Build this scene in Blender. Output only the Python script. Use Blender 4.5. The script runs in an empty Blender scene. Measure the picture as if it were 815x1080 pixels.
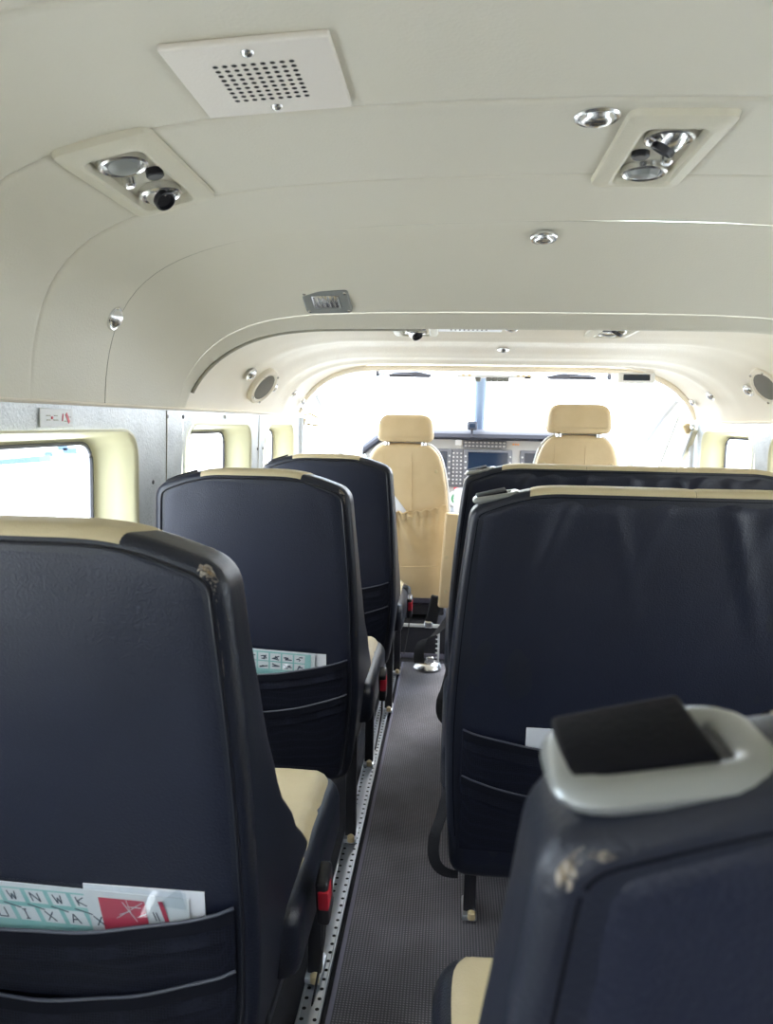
import bpy, bmesh, math, random
from mathutils import Vector, Matrix, noise
from mathutils.bvhtree import BVHTree
random.seed(4)
S = 0.89            # everything is laid out in photo-derived units, then scaled to metres at the end
EYE = 1.12
XC = 0.19           # centreline of the cabin
sc = bpy.context.scene
C = sc.collection
PI = math.pi

# ------------------------------------------------------------------ materials
def mat(name, col, rough=.5, metal=0, bump=0, bscale=100, spec=.5, coat=0, noisecol=None, nscale=20, sheen=0):
    m = bpy.data.materials.new(name); m.use_nodes = True
    nt = m.node_tree; b = nt.nodes['Principled BSDF']
    b.inputs['Base Color'].default_value = (*col, 1)
    b.inputs['Roughness'].default_value = rough
    b.inputs['Metallic'].default_value = metal
    b.inputs['Specular IOR Level'].default_value = spec
    b.inputs['Coat Weight'].default_value = coat
    b.inputs['Coat Roughness'].default_value = .25
    b.inputs['Sheen Weight'].default_value = sheen
    tc = nt.nodes.new('ShaderNodeTexCoord')
    if noisecol:
        n = nt.nodes.new('ShaderNodeTexNoise'); n.inputs['Scale'].default_value = nscale
        n.inputs['Detail'].default_value = 4
        nt.links.new(tc.outputs['Object'], n.inputs['Vector'])
        r = nt.nodes.new('ShaderNodeValToRGB')
        r.color_ramp.elements[0].position = .35; r.color_ramp.elements[1].position = .68
        r.color_ramp.elements[0].color = (*col, 1); r.color_ramp.elements[1].color = (*noisecol, 1)
        nt.links.new(n.outputs['Fac'], r.inputs['Fac']); nt.links.new(r.outputs['Color'], b.inputs['Base Color'])
    if bump:
        n = nt.nodes.new('ShaderNodeTexNoise'); n.inputs['Scale'].default_value = bscale
        n.inputs['Detail'].default_value = 3
        nt.links.new(tc.outputs['Object'], n.inputs['Vector'])
        bp = nt.nodes.new('ShaderNodeBump'); bp.inputs['Strength'].default_value = bump
        bp.inputs['Distance'].default_value = .002
        nt.links.new(n.outputs['Fac'], bp.inputs['Height']); nt.links.new(bp.outputs['Normal'], b.inputs['Normal'])
    return m
M = {}
M['black'] = mat('black_leather', (.0080,.0105,.0215), .36, bump=.35, bscale=420, spec=.5, noisecol=(.011,.014,.027), nscale=9)
M['blackpanel'] = mat('black_leather_panel', (.0085,.0115,.0270), .44, bump=.4, bscale=380, spec=.45, noisecol=(.0115,.015,.033), nscale=6)
M['piping'] = mat('dark_piping', (.012,.013,.02), .35)
M['hem'] = mat('hem_tape', (.006,.007,.013), .7, spec=.15)
M['groove'] = mat('seam_groove', (.004,.004,.006), .9, spec=.1)
M['greypiping'] = mat('grey_piping', (.055,.06,.085), .45)
M['tan'] = mat('tan_leather', (.60,.50,.31), .48, bump=.3, bscale=350, noisecol=(.66,.56,.36), nscale=12)
M['crewtan'] = mat('crew_seat_leather', (.62,.47,.27), .55, bump=.3, bscale=300, noisecol=(.68,.53,.32), nscale=10)
M['worn'] = mat('worn_leather', (.52,.46,.38), .9, bump=1, bscale=500, noisecol=(.22,.18,.15), nscale=160)
M['foam'] = mat('bare_foam', (.50,.36,.20), .95, bump=1, bscale=500, noisecol=(.25,.17,.10), nscale=200)
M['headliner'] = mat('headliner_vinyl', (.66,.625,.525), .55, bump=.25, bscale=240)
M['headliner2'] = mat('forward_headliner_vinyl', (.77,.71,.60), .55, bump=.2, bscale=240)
M['seam'] = mat('seam_shadow', (.40,.38,.31), .8)
M['cream'] = mat('cream_window_plastic', (.60,.565,.37), .45)
M['beige'] = mat('beige_plastic', (.66,.62,.50), .45, bump=.3, bscale=300)
M['plate'] = mat('grille_plate_paint', (.76,.71,.64), .5, bump=.15, bscale=300)
M['hole'] = mat('hole_black', (.01,.01,.01), .9)
M['chrome'] = mat('chrome', (.74,.74,.74), .26, 1)
M['alu'] = mat('aluminium', (.62,.64,.68), .38, 1, bump=.1, bscale=200)
M['silverplastic'] = mat('silver_plastic', (.30,.31,.30), .30, .35, coat=.3)
M['lens'] = mat('frosted_lens', (.24,.25,.24), .35)
M['speakercloth'] = mat('speaker_cloth', (.22,.21,.19), .9, bump=.5, bscale=500, spec=.1)
M['blackplastic'] = mat('black_plastic', (.018,.018,.024), .35, bump=.1, bscale=200)
M['flap'] = mat('matte_flap', (.006,.006,.009), .6, bump=.2, bscale=300, spec=.06)
M['webbing'] = mat('belt_webbing', (.008,.008,.012), .75, bump=.6, bscale=600)
M['red'] = mat('red_plastic', (.62,.02,.045), .4)
M['paper'] = mat('white_paper', (.82,.84,.90), .6)
M['teal'] = mat('teal_print', (.30,.62,.60), .35, noisecol=(.48,.74,.72), nscale=25)
M['ink'] = mat('dark_ink', (.06,.08,.12), .5)
M['redprint'] = mat('red_print', (.62,.07,.12), .35)
M['orangeprint'] = mat('orange_print', (.8,.32,.08), .4)
M['whiteprint'] = mat('white_print', (.85,.86,.88), .4)
M['dash'] = mat('instrument_panel_grey', (.40,.39,.38), .5)
M['glare'] = mat('glareshield_vinyl', (.035,.037,.05), .7, bump=.3)
M['navyscreen'] = mat('display_glass', (.010,.018,.035), .12)
M['bezel'] = mat('display_bezel', (.09,.09,.10), .5)
M['gauge'] = mat('gauge_green', (.06,.30,.12), .5)
M['whitepaint'] = mat('white_paint', (.78,.79,.80), .4)
M['greyframe'] = mat('cockpit_frame_grey', (.50,.52,.54), .5)
M['jamb'] = mat('tan_jamb_plastic', (.46,.42,.28), .5)
M['gold'] = mat('tan_handle', (.62,.50,.30), .4)
M['darkcarpet'] = mat('dark_carpet', (.035,.035,.045), .95, bump=.8, bscale=500)
M['greycloth'] = mat('grey_cushion_cloth', (.20,.19,.25), .9, bump=.5)
M['bluepaint'] = mat('pale_blue_paint', (.045,.085,.15), .6)
M['post'] = mat('windshield_post_paint', (.34,.46,.62), .35)

# silver-flecked sidewall vinyl
def fleck():
    m = mat('silver_fleck_vinyl', (.50,.53,.56), .38, .25, bump=.35, bscale=160)
    nt = m.node_tree; b = nt.nodes['Principled BSDF']
    tc = nt.nodes.new('ShaderNodeTexCoord')
    n = nt.nodes.new('ShaderNodeTexNoise'); n.inputs['Scale'].default_value = 320; n.inputs['Detail'].default_value = 2
    n2 = nt.nodes.new('ShaderNodeTexNoise'); n2.inputs['Scale'].default_value = 14; n2.inputs['Detail'].default_value = 5
    nt.links.new(tc.outputs['Object'], n.inputs['Vector']); nt.links.new(tc.outputs['Object'], n2.inputs['Vector'])
    ad = nt.nodes.new('ShaderNodeMath'); ad.operation = 'ADD'
    nt.links.new(n.outputs['Fac'], ad.inputs[0]); nt.links.new(n2.outputs['Fac'], ad.inputs[1])
    r = nt.nodes.new('ShaderNodeValToRGB')
    r.color_ramp.elements[0].position = .8; r.color_ramp.elements[0].color = (.42,.45,.47,1)
    r.color_ramp.elements[1].position = 1.2; r.color_ramp.elements[1].color = (.56,.59,.61,1)
    mp = nt.nodes.new('ShaderNodeMath'); mp.operation = 'MULTIPLY'; mp.inputs[1].default_value = 1
    nt.links.new(ad.outputs[0], mp.inputs[0]); nt.links.new(mp.outputs[0], r.inputs['Fac'])
    r.color_ramp.elements[1].position = 1.0; r.color_ramp.elements[0].position = .78
    nt.links.new(r.outputs['Color'], b.inputs['Base Color'])
    return m
M['fleck'] = fleck()

# ribbed aisle runner
def runner():
    m = mat('ribbed_runner', (.10,.10,.11), .75)
    nt = m.node_tree; b = nt.nodes['Principled BSDF']
    tc = nt.nodes.new('ShaderNodeTexCoord')
    w = nt.nodes.new('ShaderNodeTexWave'); w.bands_direction = 'X'; w.inputs['Scale'].default_value = 55
    w.inputs['Distortion'].default_value = .15
    w2 = nt.nodes.new('ShaderNodeTexWave'); w2.bands_direction = 'Y'; w2.inputs['Scale'].default_value = 60
    w2.inputs['Distortion'].default_value = .3
    n = nt.nodes.new('ShaderNodeTexNoise'); n.inputs['Scale'].default_value = 7; n.inputs['Detail'].default_value = 6
    for k in (w, w2, n): nt.links.new(tc.outputs['Object'], k.inputs['Vector'])
    mx = nt.nodes.new('ShaderNodeMath'); mx.operation = 'MULTIPLY'
    nt.links.new(w.outputs['Fac'], mx.inputs[0]); nt.links.new(w2.outputs['Fac'], mx.inputs[1])
    r = nt.nodes.new('ShaderNodeValToRGB')
    r.color_ramp.elements[0].color = (.090,.088,.100,1); r.color_ramp.elements[1].color = (.31,.30,.335,1)
    nt.links.new(mx.outputs[0], r.inputs['Fac'])
    mc = nt.nodes.new('ShaderNodeMix'); mc.data_type = 'RGBA'; mc.blend_type = 'MULTIPLY'; mc.inputs[0].default_value = .6
    r2 = nt.nodes.new('ShaderNodeValToRGB'); r2.color_ramp.elements[0].position = .35; r2.color_ramp.elements[1].position = .65
    r2.color_ramp.elements[0].color = (.62,.60,.60,1); r2.color_ramp.elements[1].color = (1.25,1.22,1.25,1)
    nt.links.new(n.outputs['Fac'], r2.inputs['Fac'])
    nt.links.new(r.outputs['Color'], mc.inputs[6]); nt.links.new(r2.outputs['Color'], mc.inputs[7])
    nt.links.new(mc.outputs[2], b.inputs['Base Color'])
    bp = nt.nodes.new('ShaderNodeBump'); bp.inputs['Strength'].default_value = .5; bp.inputs['Distance'].default_value = .002
    nt.links.new(mx.outputs[0], bp.inputs['Height']); nt.links.new(bp.outputs['Normal'], b.inputs['Normal'])
    return m
M['runner'] = runner()
# woven pocket mesh
def pocketmat():
    m = mat('pocket_mesh_fabric', (.012,.013,.02), .6, spec=.2)
    nt = m.node_tree; b = nt.nodes['Principled BSDF']
    tc = nt.nodes.new('ShaderNodeTexCoord')
    ck = nt.nodes.new('ShaderNodeTexVoronoi'); ck.inputs['Scale'].default_value = 300
    ck.distance = 'CHEBYCHEV'; ck.inputs['Randomness'].default_value = .15
    nt.links.new(tc.outputs['Object'], ck.inputs['Vector'])
    r = nt.nodes.new('ShaderNodeValToRGB')
    r.color_ramp.elements[0].position = .25; r.color_ramp.elements[0].color = (.003,.0038,.009,1)
    r.color_ramp.elements[1].position = .5; r.color_ramp.elements[1].color = (.012,.0145,.028,1)
    nt.links.new(ck.outputs['Distance'], r.inputs['Fac']); nt.links.new(r.outputs['Color'], b.inputs['Base Color'])
    bp = nt.nodes.new('ShaderNodeBump'); bp.inputs['Strength'].default_value = .5; bp.inputs['Distance'].default_value = .001
    nt.links.new(ck.outputs['Distance'], bp.inputs['Height']); nt.links.new(bp.outputs['Normal'], b.inputs['Normal'])
    return m
M['pocket'] = pocketmat()
def glassmat(name, tint=(1,1,1), refl=.06):
    m = bpy.data.materials.new(name); m.use_nodes = True; nt = m.node_tree
    nt.nodes.remove(nt.nodes['Principled BSDF'])
    t = nt.nodes.new('ShaderNodeBsdfTransparent'); t.inputs[0].default_value = (*tint, 1)
    g = nt.nodes.new('ShaderNodeBsdfGlossy'); g.inputs['Roughness'].default_value = .02
    mx = nt.nodes.new('ShaderNodeMixShader'); mx.inputs[0].default_value = refl
    nt.links.new(t.outputs[0], mx.inputs[1]); nt.links.new(g.outputs[0], mx.inputs[2])
    nt.links.new(mx.outputs[0], nt.nodes['Material Output'].inputs[0])
    return m
M['glass'] = glassmat('window_glass', (.96,.98,1))
M['clear'] = glassmat('clear_plastic_sleeve', (.95,.97,.98), .045)

# ------------------------------------------------------------------ helpers
def obj(name, bm, m, parent=None, smooth=True, loc=(0,0,0), ang=40):
    me = bpy.data.meshes.new(name)
    bmesh.ops.remove_doubles(bm, verts=bm.verts, dist=1e-6)
    bmesh.ops.recalc_face_normals(bm, faces=bm.faces)
    bm.to_mesh(me); bm.free()
    me.materials.append(M[m] if isinstance(m, str) else m)
    if smooth:
        for p in me.polygons: p.use_smooth = True
        me.set_sharp_from_angle(angle=math.radians(ang))
    o = bpy.data.objects.new(name, me); C.objects.link(o); o.location = loc
    if parent: o.parent = parent
    return o
def tag(o, label, cat, group=None):
    o['label'] = label; o['category'] = cat
    if group: o['group'] = group
    return o
def thing(name, label, cat, loc=(0,0,0), group=None, rot=None):
    o = bpy.data.objects.new(name, None); C.objects.link(o); o.location = loc; o.empty_display_size = .05
    if rot is not None: o.rotation_mode = 'QUATERNION'; o.rotation_quaternion = rot
    return tag(o, label, cat, group)
def struct(name, bm, m, parent=None, smooth=True, ang=40):
    o = obj(name, bm, m, parent, smooth, ang=ang)
    if not parent: o['kind'] = 'structure'
    return o
def NB(): return bmesh.new()
def box(bm, c, s, r=0, seg=3, rot=None):
    t = bmesh.new(); bmesh.ops.create_cube(t, size=1)
    bmesh.ops.scale(t, vec=s, verts=t.verts)
    if r: bmesh.ops.bevel(t, geom=list(t.edges), offset=r, segments=seg, profile=.5, affect='EDGES')
    m = Matrix.Translation(c) @ (rot.to_4x4() if rot is not None else Matrix())
    add(bm, t, m)
def add(bm, t, m=None):
    if m is not None: bmesh.ops.transform(t, matrix=m, verts=t.verts)
    vm = [bm.verts.new(v.co) for v in t.verts]
    t.verts.index_update()
    for f in t.faces:
        try: bm.faces.new([vm[v.index] for v in f.verts])
        except ValueError: pass
    t.free()
def tube(bm, pts, r, n=8, closed=False, flat=None, up=None):
    """tube along pts; flat=(a,b) gives a ribbon-like elliptical section using 'up' for the wide axis"""
    pts = [Vector(p) for p in pts]; N = len(pts); rings = []
    for i, p in enumerate(pts):
        if closed: d = pts[(i+1) % N] - pts[i-1]
        else: d = pts[min(i+1, N-1)] - pts[max(i-1, 0)]
        d.normalize()
        u = Vector(up) if up else (Vector((0,0,1)) if abs(d.z) < .9 else Vector((1,0,0)))
        a = d.cross(u).normalized(); b = a.cross(d).normalized()
        ra, rb = flat if flat else (r, r)
        rings.append([bm.verts.new(p + a*ra*math.cos(2*PI*k/n) + b*rb*math.sin(2*PI*k/n)) for k in range(n)])
    for i in range(N if closed else N-1):
        A, B = rings[i], rings[(i+1) % N]
        for k in range(n): bm.faces.new((A[k], A[(k+1)%n], B[(k+1)%n], B[k]))
    if not closed: bm.faces.new(rings[0][::-1]); bm.faces.new(rings[-1])
def grid(bm, rows, closed=False):
    vs = [[bm.verts.new(p) for p in r] for r in rows]
    for a, b in zip(vs, vs[1:]):
        n = len(a)
        for k in range(n if closed else n-1):
            bm.faces.new((a[k], a[(k+1)%n], b[(k+1)%n], b[k]))
    return vs
def lathe(bm, prof, n=28, m=None):
    """prof: (radius, height) list, turned about +Z"""
    t = bmesh.new(); rings = []
    for r, h in prof:
        if r < 1e-5: rings.append([t.verts.new((0,0,h))])
        else: rings.append([t.verts.new((r*math.cos(2*PI*k/n), r*math.sin(2*PI*k/n), h)) for k in range(n)])
    for A, B in zip(rings, rings[1:]):
        for k in range(n):
            q = [A[k % len(A)], A[(k+1) % len(A)], B[(k+1) % len(B)], B[k % len(B)]]
            q = list(dict.fromkeys(q))
            if len(q) > 2: t.faces.new(q)
    add(bm, t, m)
def bez(p0, p1, p2, n):
    return [tuple(p0[i]*(1-t)**2 + 2*p1[i]*t*(1-t) + p2[i]*t*t for i in range(len(p0))) for t in [k/n for k in range(n+1)]]
def rpoly(V, maxlen=.03, n=6):
    """rounded polygon: V = [(x,z,r)] closed; samples the outline"""
    out = []; N = len(V)
    for i in range(N):
        p = Vector(V[i][:2]); a = Vector(V[i-1][:2]); b = Vector(V[(i+1)%N][:2]); r = V[i][2]
        da = (a-p); db = (b-p); ra = min(r, da.length*.49); rb = min(r, db.length*.49)
        q = bez(tuple(p+da.normalized()*ra), tuple(p), tuple(p+db.normalized()*rb), n) if r > 0 else [tuple(p)]
        if out:
            l = Vector(out[-1]); e = Vector(q[0]); k = int((e-l).length/maxlen)
            for j in range(1, k+1): out.append(tuple(l.lerp(e, j/(k+1))))
        out += q
    l = Vector(out[-1]); e = Vector(out[0]); k = int((e-l).length/maxlen)
    for j in range(1, k+1): out.append(tuple(l.lerp(e, j/(k+1))))
    return out
def inset(P, d):
    n = len(P); area = sum(P[i-1][0]*P[i][1]-P[i][0]*P[i-1][1] for i in range(n)); s = 1 if area > 0 else -1
    out = []
    for i in range(n):
        a = Vector(P[i-1]); p = Vector(P[i]); b = Vector(P[(i+1)%n])
        e1 = (p-a); e2 = (b-p)
        n1 = Vector((-e1.y, e1.x)).normalized(); n2 = Vector((-e2.y, e2.x)).normalized()
        nn = (n1+n2).normalized()*s
        out.append(tuple(p + nn*d))
    return out
def span(P, z):
    xs = []
    for i in range(len(P)):
        a, b = P[i-1], P[i]
        if (a[1]-z)*(b[1]-z) <= 0 and a[1] != b[1]:
            xs.append(a[0]+(b[0]-a[0])*(z-a[1])/(b[1]-a[1]))
    return (min(xs), max(xs)) if xs else (0, 0)
def lerpt(T, z):
    if z <= T[0][0]: return T[0][1]
    for a, b in zip(T, T[1:]):
        if z <= b[0]:
            t = (z-a[0])/(b[0]-a[0]); t = t*t*(3-2*t)*.5+t*.5
            return a[1]+(b[1]-a[1])*t
    return T[-1][1]
def rrect(w, h, r, n=6, cx=0, cy=0):
    return rpoly([(cx-w/2,cy-h/2,r),(cx+w/2,cy-h/2,r),(cx+w/2,cy+h/2,r),(cx-w/2,cy+h/2,r)], maxlen=10, n=n)

# ------------------------------------------------------------------ cabin shell profiles (relative to eye height)
P1 = [(-.74,.026),(-.737,.10),(-.715,.19),(-.68,.255),(-.62,.305),(-.54,.340),(-.44,.366),(-.31,.383),(-.14,.393),(.05,.398),(.19,.40)]
P2 = [(-.745,.026),(-.735,.06),(-.71,.105),(-.665,.155),(-.61,.193),(-.55,.22),(-.48,.238),(-.377,.248),(-.2,.25),(0,.25),(.19,.25)]
def resample(P, n=40):
    L = [0]
    for a, b in zip(P, P[1:]): L.append(L[-1]+math.dist(a, b))
    out = []
    for k in range(n+1):
        s = L[-1]*k/n
        for i in range(len(P)-1):
            if s <= L[i+1]+1e-9:
                t = (s-L[i])/(L[i+1]-L[i]); out.append((P[i][0]+(P[i+1][0]-P[i][0])*t, P[i][1]+(P[i+1][1]-P[i][1])*t)); break
    # soften the polyline
    for _ in range(3):
        out = [out[0]]+[((out[i-1][0]+2*out[i][0]+out[i+1][0])/4, (out[i-1][1]+2*out[i][1]+out[i+1][1])/4) for i in range(1, n)]+[out[-1]]
    return out
def full(P):
    H = resample(P); return H + [(2*XC-x, z) for x, z in H[-2::-1]]
F1, F2 = full(P1), full(P2)
NF = len(F1)
def blend(A, B, t, d=0):
    out = []
    for i in range(NF):
        x = A[i][0]*(1-t)+B[i][0]*t; z = A[i][1]*(1-t)+B[i][1]*t
        if d:
            k = min(i, NF-1-i)/40; w = min(1, k*2.2)
            out.append((x + (XC-x)*0 - d*(1 if x < XC else -1)*(1-w)*w*2, z + d*w))
        else: out.append((x, z))
    return out
def row(prof, D): return [(x, D, EYE+z) for x, z in prof]
def profz(x, F=F1):
    if x > XC: x = 2*XC-x
    for a, b in zip(F, F[1:]):
        if a[0] <= x <= b[0]: return a[1]+(b[1]-a[1])*(x-a[0])/(b[0]-a[0]+1e-9)
    return F[0][1]
REAR = -2.1
# rear/near headliner, with stitched seams every ~27 cm and slight sag between them
seamD = [-.9,-.6,-.3,0,.27,.55,.70,.98,1.255,1.535]
bm = NB(); rows = []
ds = sorted(set([REAR]+[round(REAR+i*.05, 3) for i in range(int((1.535-REAR)/.05)+1)]+[s+e for s in seamD for e in (-.012,-.0025,0,.0025,.012)]))
ds = [d for d in ds if d <= 1.535+1e-6]
for D in ds:
    off = 0
    for s in seamD[:-1]:
        if abs(D-s) < .0015: off = .006
        elif abs(D-s) < .004: off = .0015
    pr = blend(F1, F1, 0, off)
    r = []
    for i, (x, z) in enumerate(pr):
        w = noise.noise(Vector((x*2.1, D*3.0, 3)))*.005*min(1, min(i, NF-1-i)/14)
        r.append((x, D, EYE+z+w))
    rows.append(r)
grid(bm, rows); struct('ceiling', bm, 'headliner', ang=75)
# fascia sweeping down to the wing carry-through arch, and its lip
bm = NB(); rows = []
Fm = blend(F1, F2, .76)
for k in range(15):
    t = k/14; D = 1.535 + t*(1.955-1.535); s = t**1.25
    rows.append(row(blend(F1, Fm, s), D))
grid(bm, rows); struct('trim_1', bm, 'headliner', ang=75)
bm = NB(); tube(bm, [(x, 1.536, EYE+z+.0005) for x, z in F1], .0011, 5); struct('trim_20', bm, 'seam')
bm = NB()
rows = [row(blend(Fm, F2, 0, .002), 1.955), row(blend(Fm, F2, .10), 1.957), row(blend(Fm, F2, .2), 1.963), row(blend(Fm, F2, .55), 1.985),
        row(blend(Fm, F2, .88), 2.0), row(F2, 2.008), row(blend(F2, F2, 0, -.001), 2.016), row(blend(F2, F2, 0, .004), 2.024), row(blend(F2, F2, 0, .02), 2.03)]
grid(bm, rows); struct('trim_2', bm, 'headliner', ang=22)
# forward headliner with soft ridges and the cockpit header
bm = NB(); rows = []
keys = [(2.026,.024),(2.10,.034),(2.25,.036),(2.38,.022),(2.46,.014),(2.56,.022),(2.72,.026),(2.88,.012),(2.98,.006),(3.05,.012),(3.14,.010),(3.17,.001),(3.20,-.001),(3.225,.003),(3.24,.02),(3.30,.03),(3.45,.03),(3.56,.026)]
for k in range(62):
    D = 2.026+(3.56-2.026)*k/61
    rows.append(row(blend(F2, F2, 0, lerpt(keys, D)), D))
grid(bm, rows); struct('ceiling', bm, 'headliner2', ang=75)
# dark gap above the arch lip on the left
bm = NB()
tube(bm, [(x+.003, 2.0245, EYE+z-.001) for x, z in F2[2:30]], .0055, 6)
struct('trim_3', bm, 'seam')

# ------------------------------------------------------------------ side walls
def wallx(z, side):
    """inner wall surface, z relative to eye"""
    h = z+EYE
    T = [(0,.60),(.25,.70),(.55,.745),(.85,.75),(1.146,.74)]
    b = lerpt(T, h)
    return -b if side < 0 else b + (1.12-.74)
Z0, Z1 = -EYE, .026
def wall(side, wins, d0, d1, name):
    bm = NB()
    cuts = [d0]
    for (a, b, zl, zh) in wins: cuts += [a-.03, b+.03]
    cuts.append(d1)
    def P(D, z): return (wallx(z, side), D, EYE+z)
    zs = [Z0+(Z1-Z0)*i/12 for i in range(13)]
    for i in range(0, len(cuts)-1, 2):
        n = max(1, int((cuts[i+1]-cuts[i])/.1)); Ds = [cuts[i]+(cuts[i+1]-cuts[i])*k/n for k in range(n+1)]
        grid(bm, [[P(D, z) for D in Ds] for z in zs])
    for (a, b, zl, zh) in wins:
        Ds = [a-.03, b+.03]
        lo = zl-.04; hi = zh+.015
        n = 8; grid(bm, [[P(D, Z0+(lo-Z0)*k/n) for D in Ds] for k in range(n+1)])
        grid(bm, [[P(D, hi+(Z1-hi)*k/4) for D in Ds] for k in range(5)])
        inner = rrect(b-a, zh-zl, .085, 8, (a+b)/2, (zl+zh)/2)
        outer = []
        cx, cz = (a+b)/2, (zl+zh)/2
        for (x, z) in inner:   # push to the bay rectangle
            dx, dz = x-cx, z-cz
            sx = ((b-a)/2+.03)/abs(dx) if abs(dx) > 1e-6 else 1e9
            sz = ((hi-cz) if dz > 0 else (cz-lo))/abs(dz) if abs(dz) > 1e-6 else 1e9
            s = min(sx, sz); outer.append((cx+dx*s, cz+dz*s))
        # make sure the bay corners are present
        grid(bm, [[P(x, z) for x, z in outer], [P(x, z) for x, z in inner]], closed=True)
        # little triangles at the four corners
        for cxn, czn in ((a-.03, lo), (b+.03, lo), (b+.03, hi), (a-.03, hi)):
            near = sorted(range(len(outer)), key=lambda i: math.dist(outer[i], (cxn, czn)))[:6]
            for i in range(len(outer)):
                j = (i+1) % len(outer)
                p, q = outer[i], outer[j]
                onp = (abs(p[0]-cxn) < 1e-6, abs(p[1]-czn) < 1e-6); onq = (abs(q[0]-cxn) < 1e-6, abs(q[1]-czn) < 1e-6)
                if (onp[0] and onq[1] and not onp[1] and not onq[0]) or (onp[1] and onq[0] and not onp[0] and not onq[1]):
                    bm.faces.new([bm.verts.new(P(*p)), bm.verts.new(P(*q)), bm.verts.new(P(cxn, czn))])
    return struct(name, bm, 'fleck')
LW = [(-.45,.20,-.45,-.028),(.42,.90,-.45,-.028),(1.05,1.70,-.45,-.028),(2.03,2.70,-.45,-.014),(2.93,3.44,-.45,-.014)]
LW[0] = (-.36,.22,-.45,-.028)
RW = [(-1.05,-.35,-.45,-.03),(-.22,.30,-.45,-.03),(.42,.90,-.45,-.03),(1.08,1.75,-.45,-.03),(2.05,2.74,-.45,-.02),(2.90,3.46,-.45,-.010)]
wl = wall(-1, LW, -.50, 3.53, 'wall_left')
wr = wall(1, RW, REAR, 3.53, 'wall_right')
# rear of the cabin: unseen half-open cargo door added on the left for light from behind, rear bulkhead
bm = NB()
zs = [Z0+(Z1-Z0)*i/12 for i in range(13)]
grid(bm, [[(wallx(z,-1), D, EYE+z) for D in (REAR, -1.45)] for z in zs])
struct('wall_left', bm, 'fleck')
bm = NB()
grid(bm, [[(wallx(z,-1), D, EYE+z) for D in (-1.45, -.50)] for z in [Z0+(-.52-Z0)*i/6 for i in range(7)]])
struct('wall_left', bm, 'fleck')
bm = NB()
box(bm, (XC, REAR-.02, .75), (1.95, .04, 1.6)); struct('wall_rear', bm, 'headliner', smooth=False)
nwin = 0
def window(side, a, b, zl, zh):
    global nwin; nwin += 1
    e = thing('window_%d' % nwin, '', ''); del e['label']; del e['category']; e['kind'] = 'structure'
    w = b-a; h = zh-zl; cx, cz = (a+b)/2, (zl+zh)/2
    bm = NB(); rows = []
    for (ins, dep, rad) in ((0-.004,-.004,.088),(.004,-.005,.085),(.012,.004,.08),(.022,.04,.075),(.034,.080,.07),(.048,.088,.066)):
        pts = rrect(w-2*ins*1.0, h-2*ins*.6, rad, 8, cx, cz)
        rows.append([(wallx(z, side)+side*dep, D, EYE+z) for D, z in pts])
    grid(bm, rows, closed=True)
    obj('window_frame', bm, 'cream', e, ang=60)
    gi = .050
    bm = NB(); pts = rrect(w-2*gi, h-.062, .06, 8, cx, cz)
    tube(bm, [(wallx(z, side)+side*.087, D, EYE+z) for D, z in pts], .005, 6, closed=True)
    obj('window_seal', bm, 'bezel', e)
    bm = NB()
    pts = rrect(w-2*gi+.006, h-.056, .06, 8, cx, cz)
    f = [bm.verts.new((wallx(z, side)+side*.088, D, EYE+z)) for D, z in pts]
    c = bm.verts.new((wallx(cz, side)+side*.088, cx, EYE+cz))
    for i in range(len(f)): bm.faces.new((f[i], f[(i+1)%len(f)], c))
    obj('pane', bm, 'glass', e)
for w in LW: window(-1, *w)
for w in RW: window(1, *w)
# moulding between headliner and sidewall
for side, nm, a, b in ((-1,'trim_4', REAR, 3.55), (1,'trim_5', REAR, 3.55)):
    bm = NB(); x = wallx(Z1, side)
    n = 40
    tube(bm, [(x-side*.002, a+(b-a)*k/n, EYE+Z1) for k in range(n+1)], .0045, 6)
    struct(nm, bm, 'headliner2')
# wall seams and screws
def wallseam(side, D, z0=-.7, z1=.02):
    bm = NB(); tube(bm, [(wallx(z, side)-side*.0005, D+lean, EYE+z) for z, lean in [(z0+(z1-z0)*k/12, -.02*k/12) for k in range(13)]], .0018, 5)
    return bm
k = 6
for D in (1.90, 2.83): struct('trim_%d' % k, wallseam(-1, D), 'seam'); k += 1
for (x, D, z) in [(-1,1.885,.005),(-1,2.0,.005),(-1,1.80,-.16),(-1,2.80,-.11),(-1,2.88,-.11)]:
    bm = NB(); lathe(bm, [(0,.003),(.004,.0025),(.006,0)], 12, Matrix.Translation((wallx(z,-1), D, EYE+z)) @ Matrix.Rotation(PI/2, 4, 'Y'))
    obj('screw', bm, 'bezel', wl)

# ------------------------------------------------------------------ floor
bm = NB(); box(bm, (XC, .72, -.012), (1.55, 5.7, .02)); struct('floor', bm, 'darkcarpet', smooth=False)
bm = NB(); box(bm, (.42, .66, .004), (1.245, 5.38, .012), .003, 2)
rn = obj('aisle_runner', bm, 'runner', ang=30)
tag(rn, 'grey ribbed aisle runner laid on the floor between the seat rows', 'floor mat')
bm = NB()
box(bm, (-.1985, .66, .0085), (.010, 5.38, .004), .0015, 2)
obj('bound_edge', bm, 'greycloth', rn)

# ------------------------------------------------------------------ seat track
tr = thing('seat_track', 'silver perforated seat rail along the left edge of the aisle', 'seat rail', (-.236, .0, 0))
bm = NB(); box(bm, (0, 1.3, .007), (.044, 4.3, .008), .002, 2)
for x in (-.0195, .0195): box(bm, (x, 1.3, .0125), (.005, 4.3, .007), .0015, 2)
obj('rail', bm, 'alu', tr)
bm = NB()
for i in range(168):
    y = -.85+i*.0255
    for x in (-.0125, .0125):
        lathe(bm, [(0,0),(.0042,0)], 8, Matrix.Translation((x, y, .0114)))
obj('lock_hole', bm, 'hole', tr, smooth=False)['kind'] = 'stuff'

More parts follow.
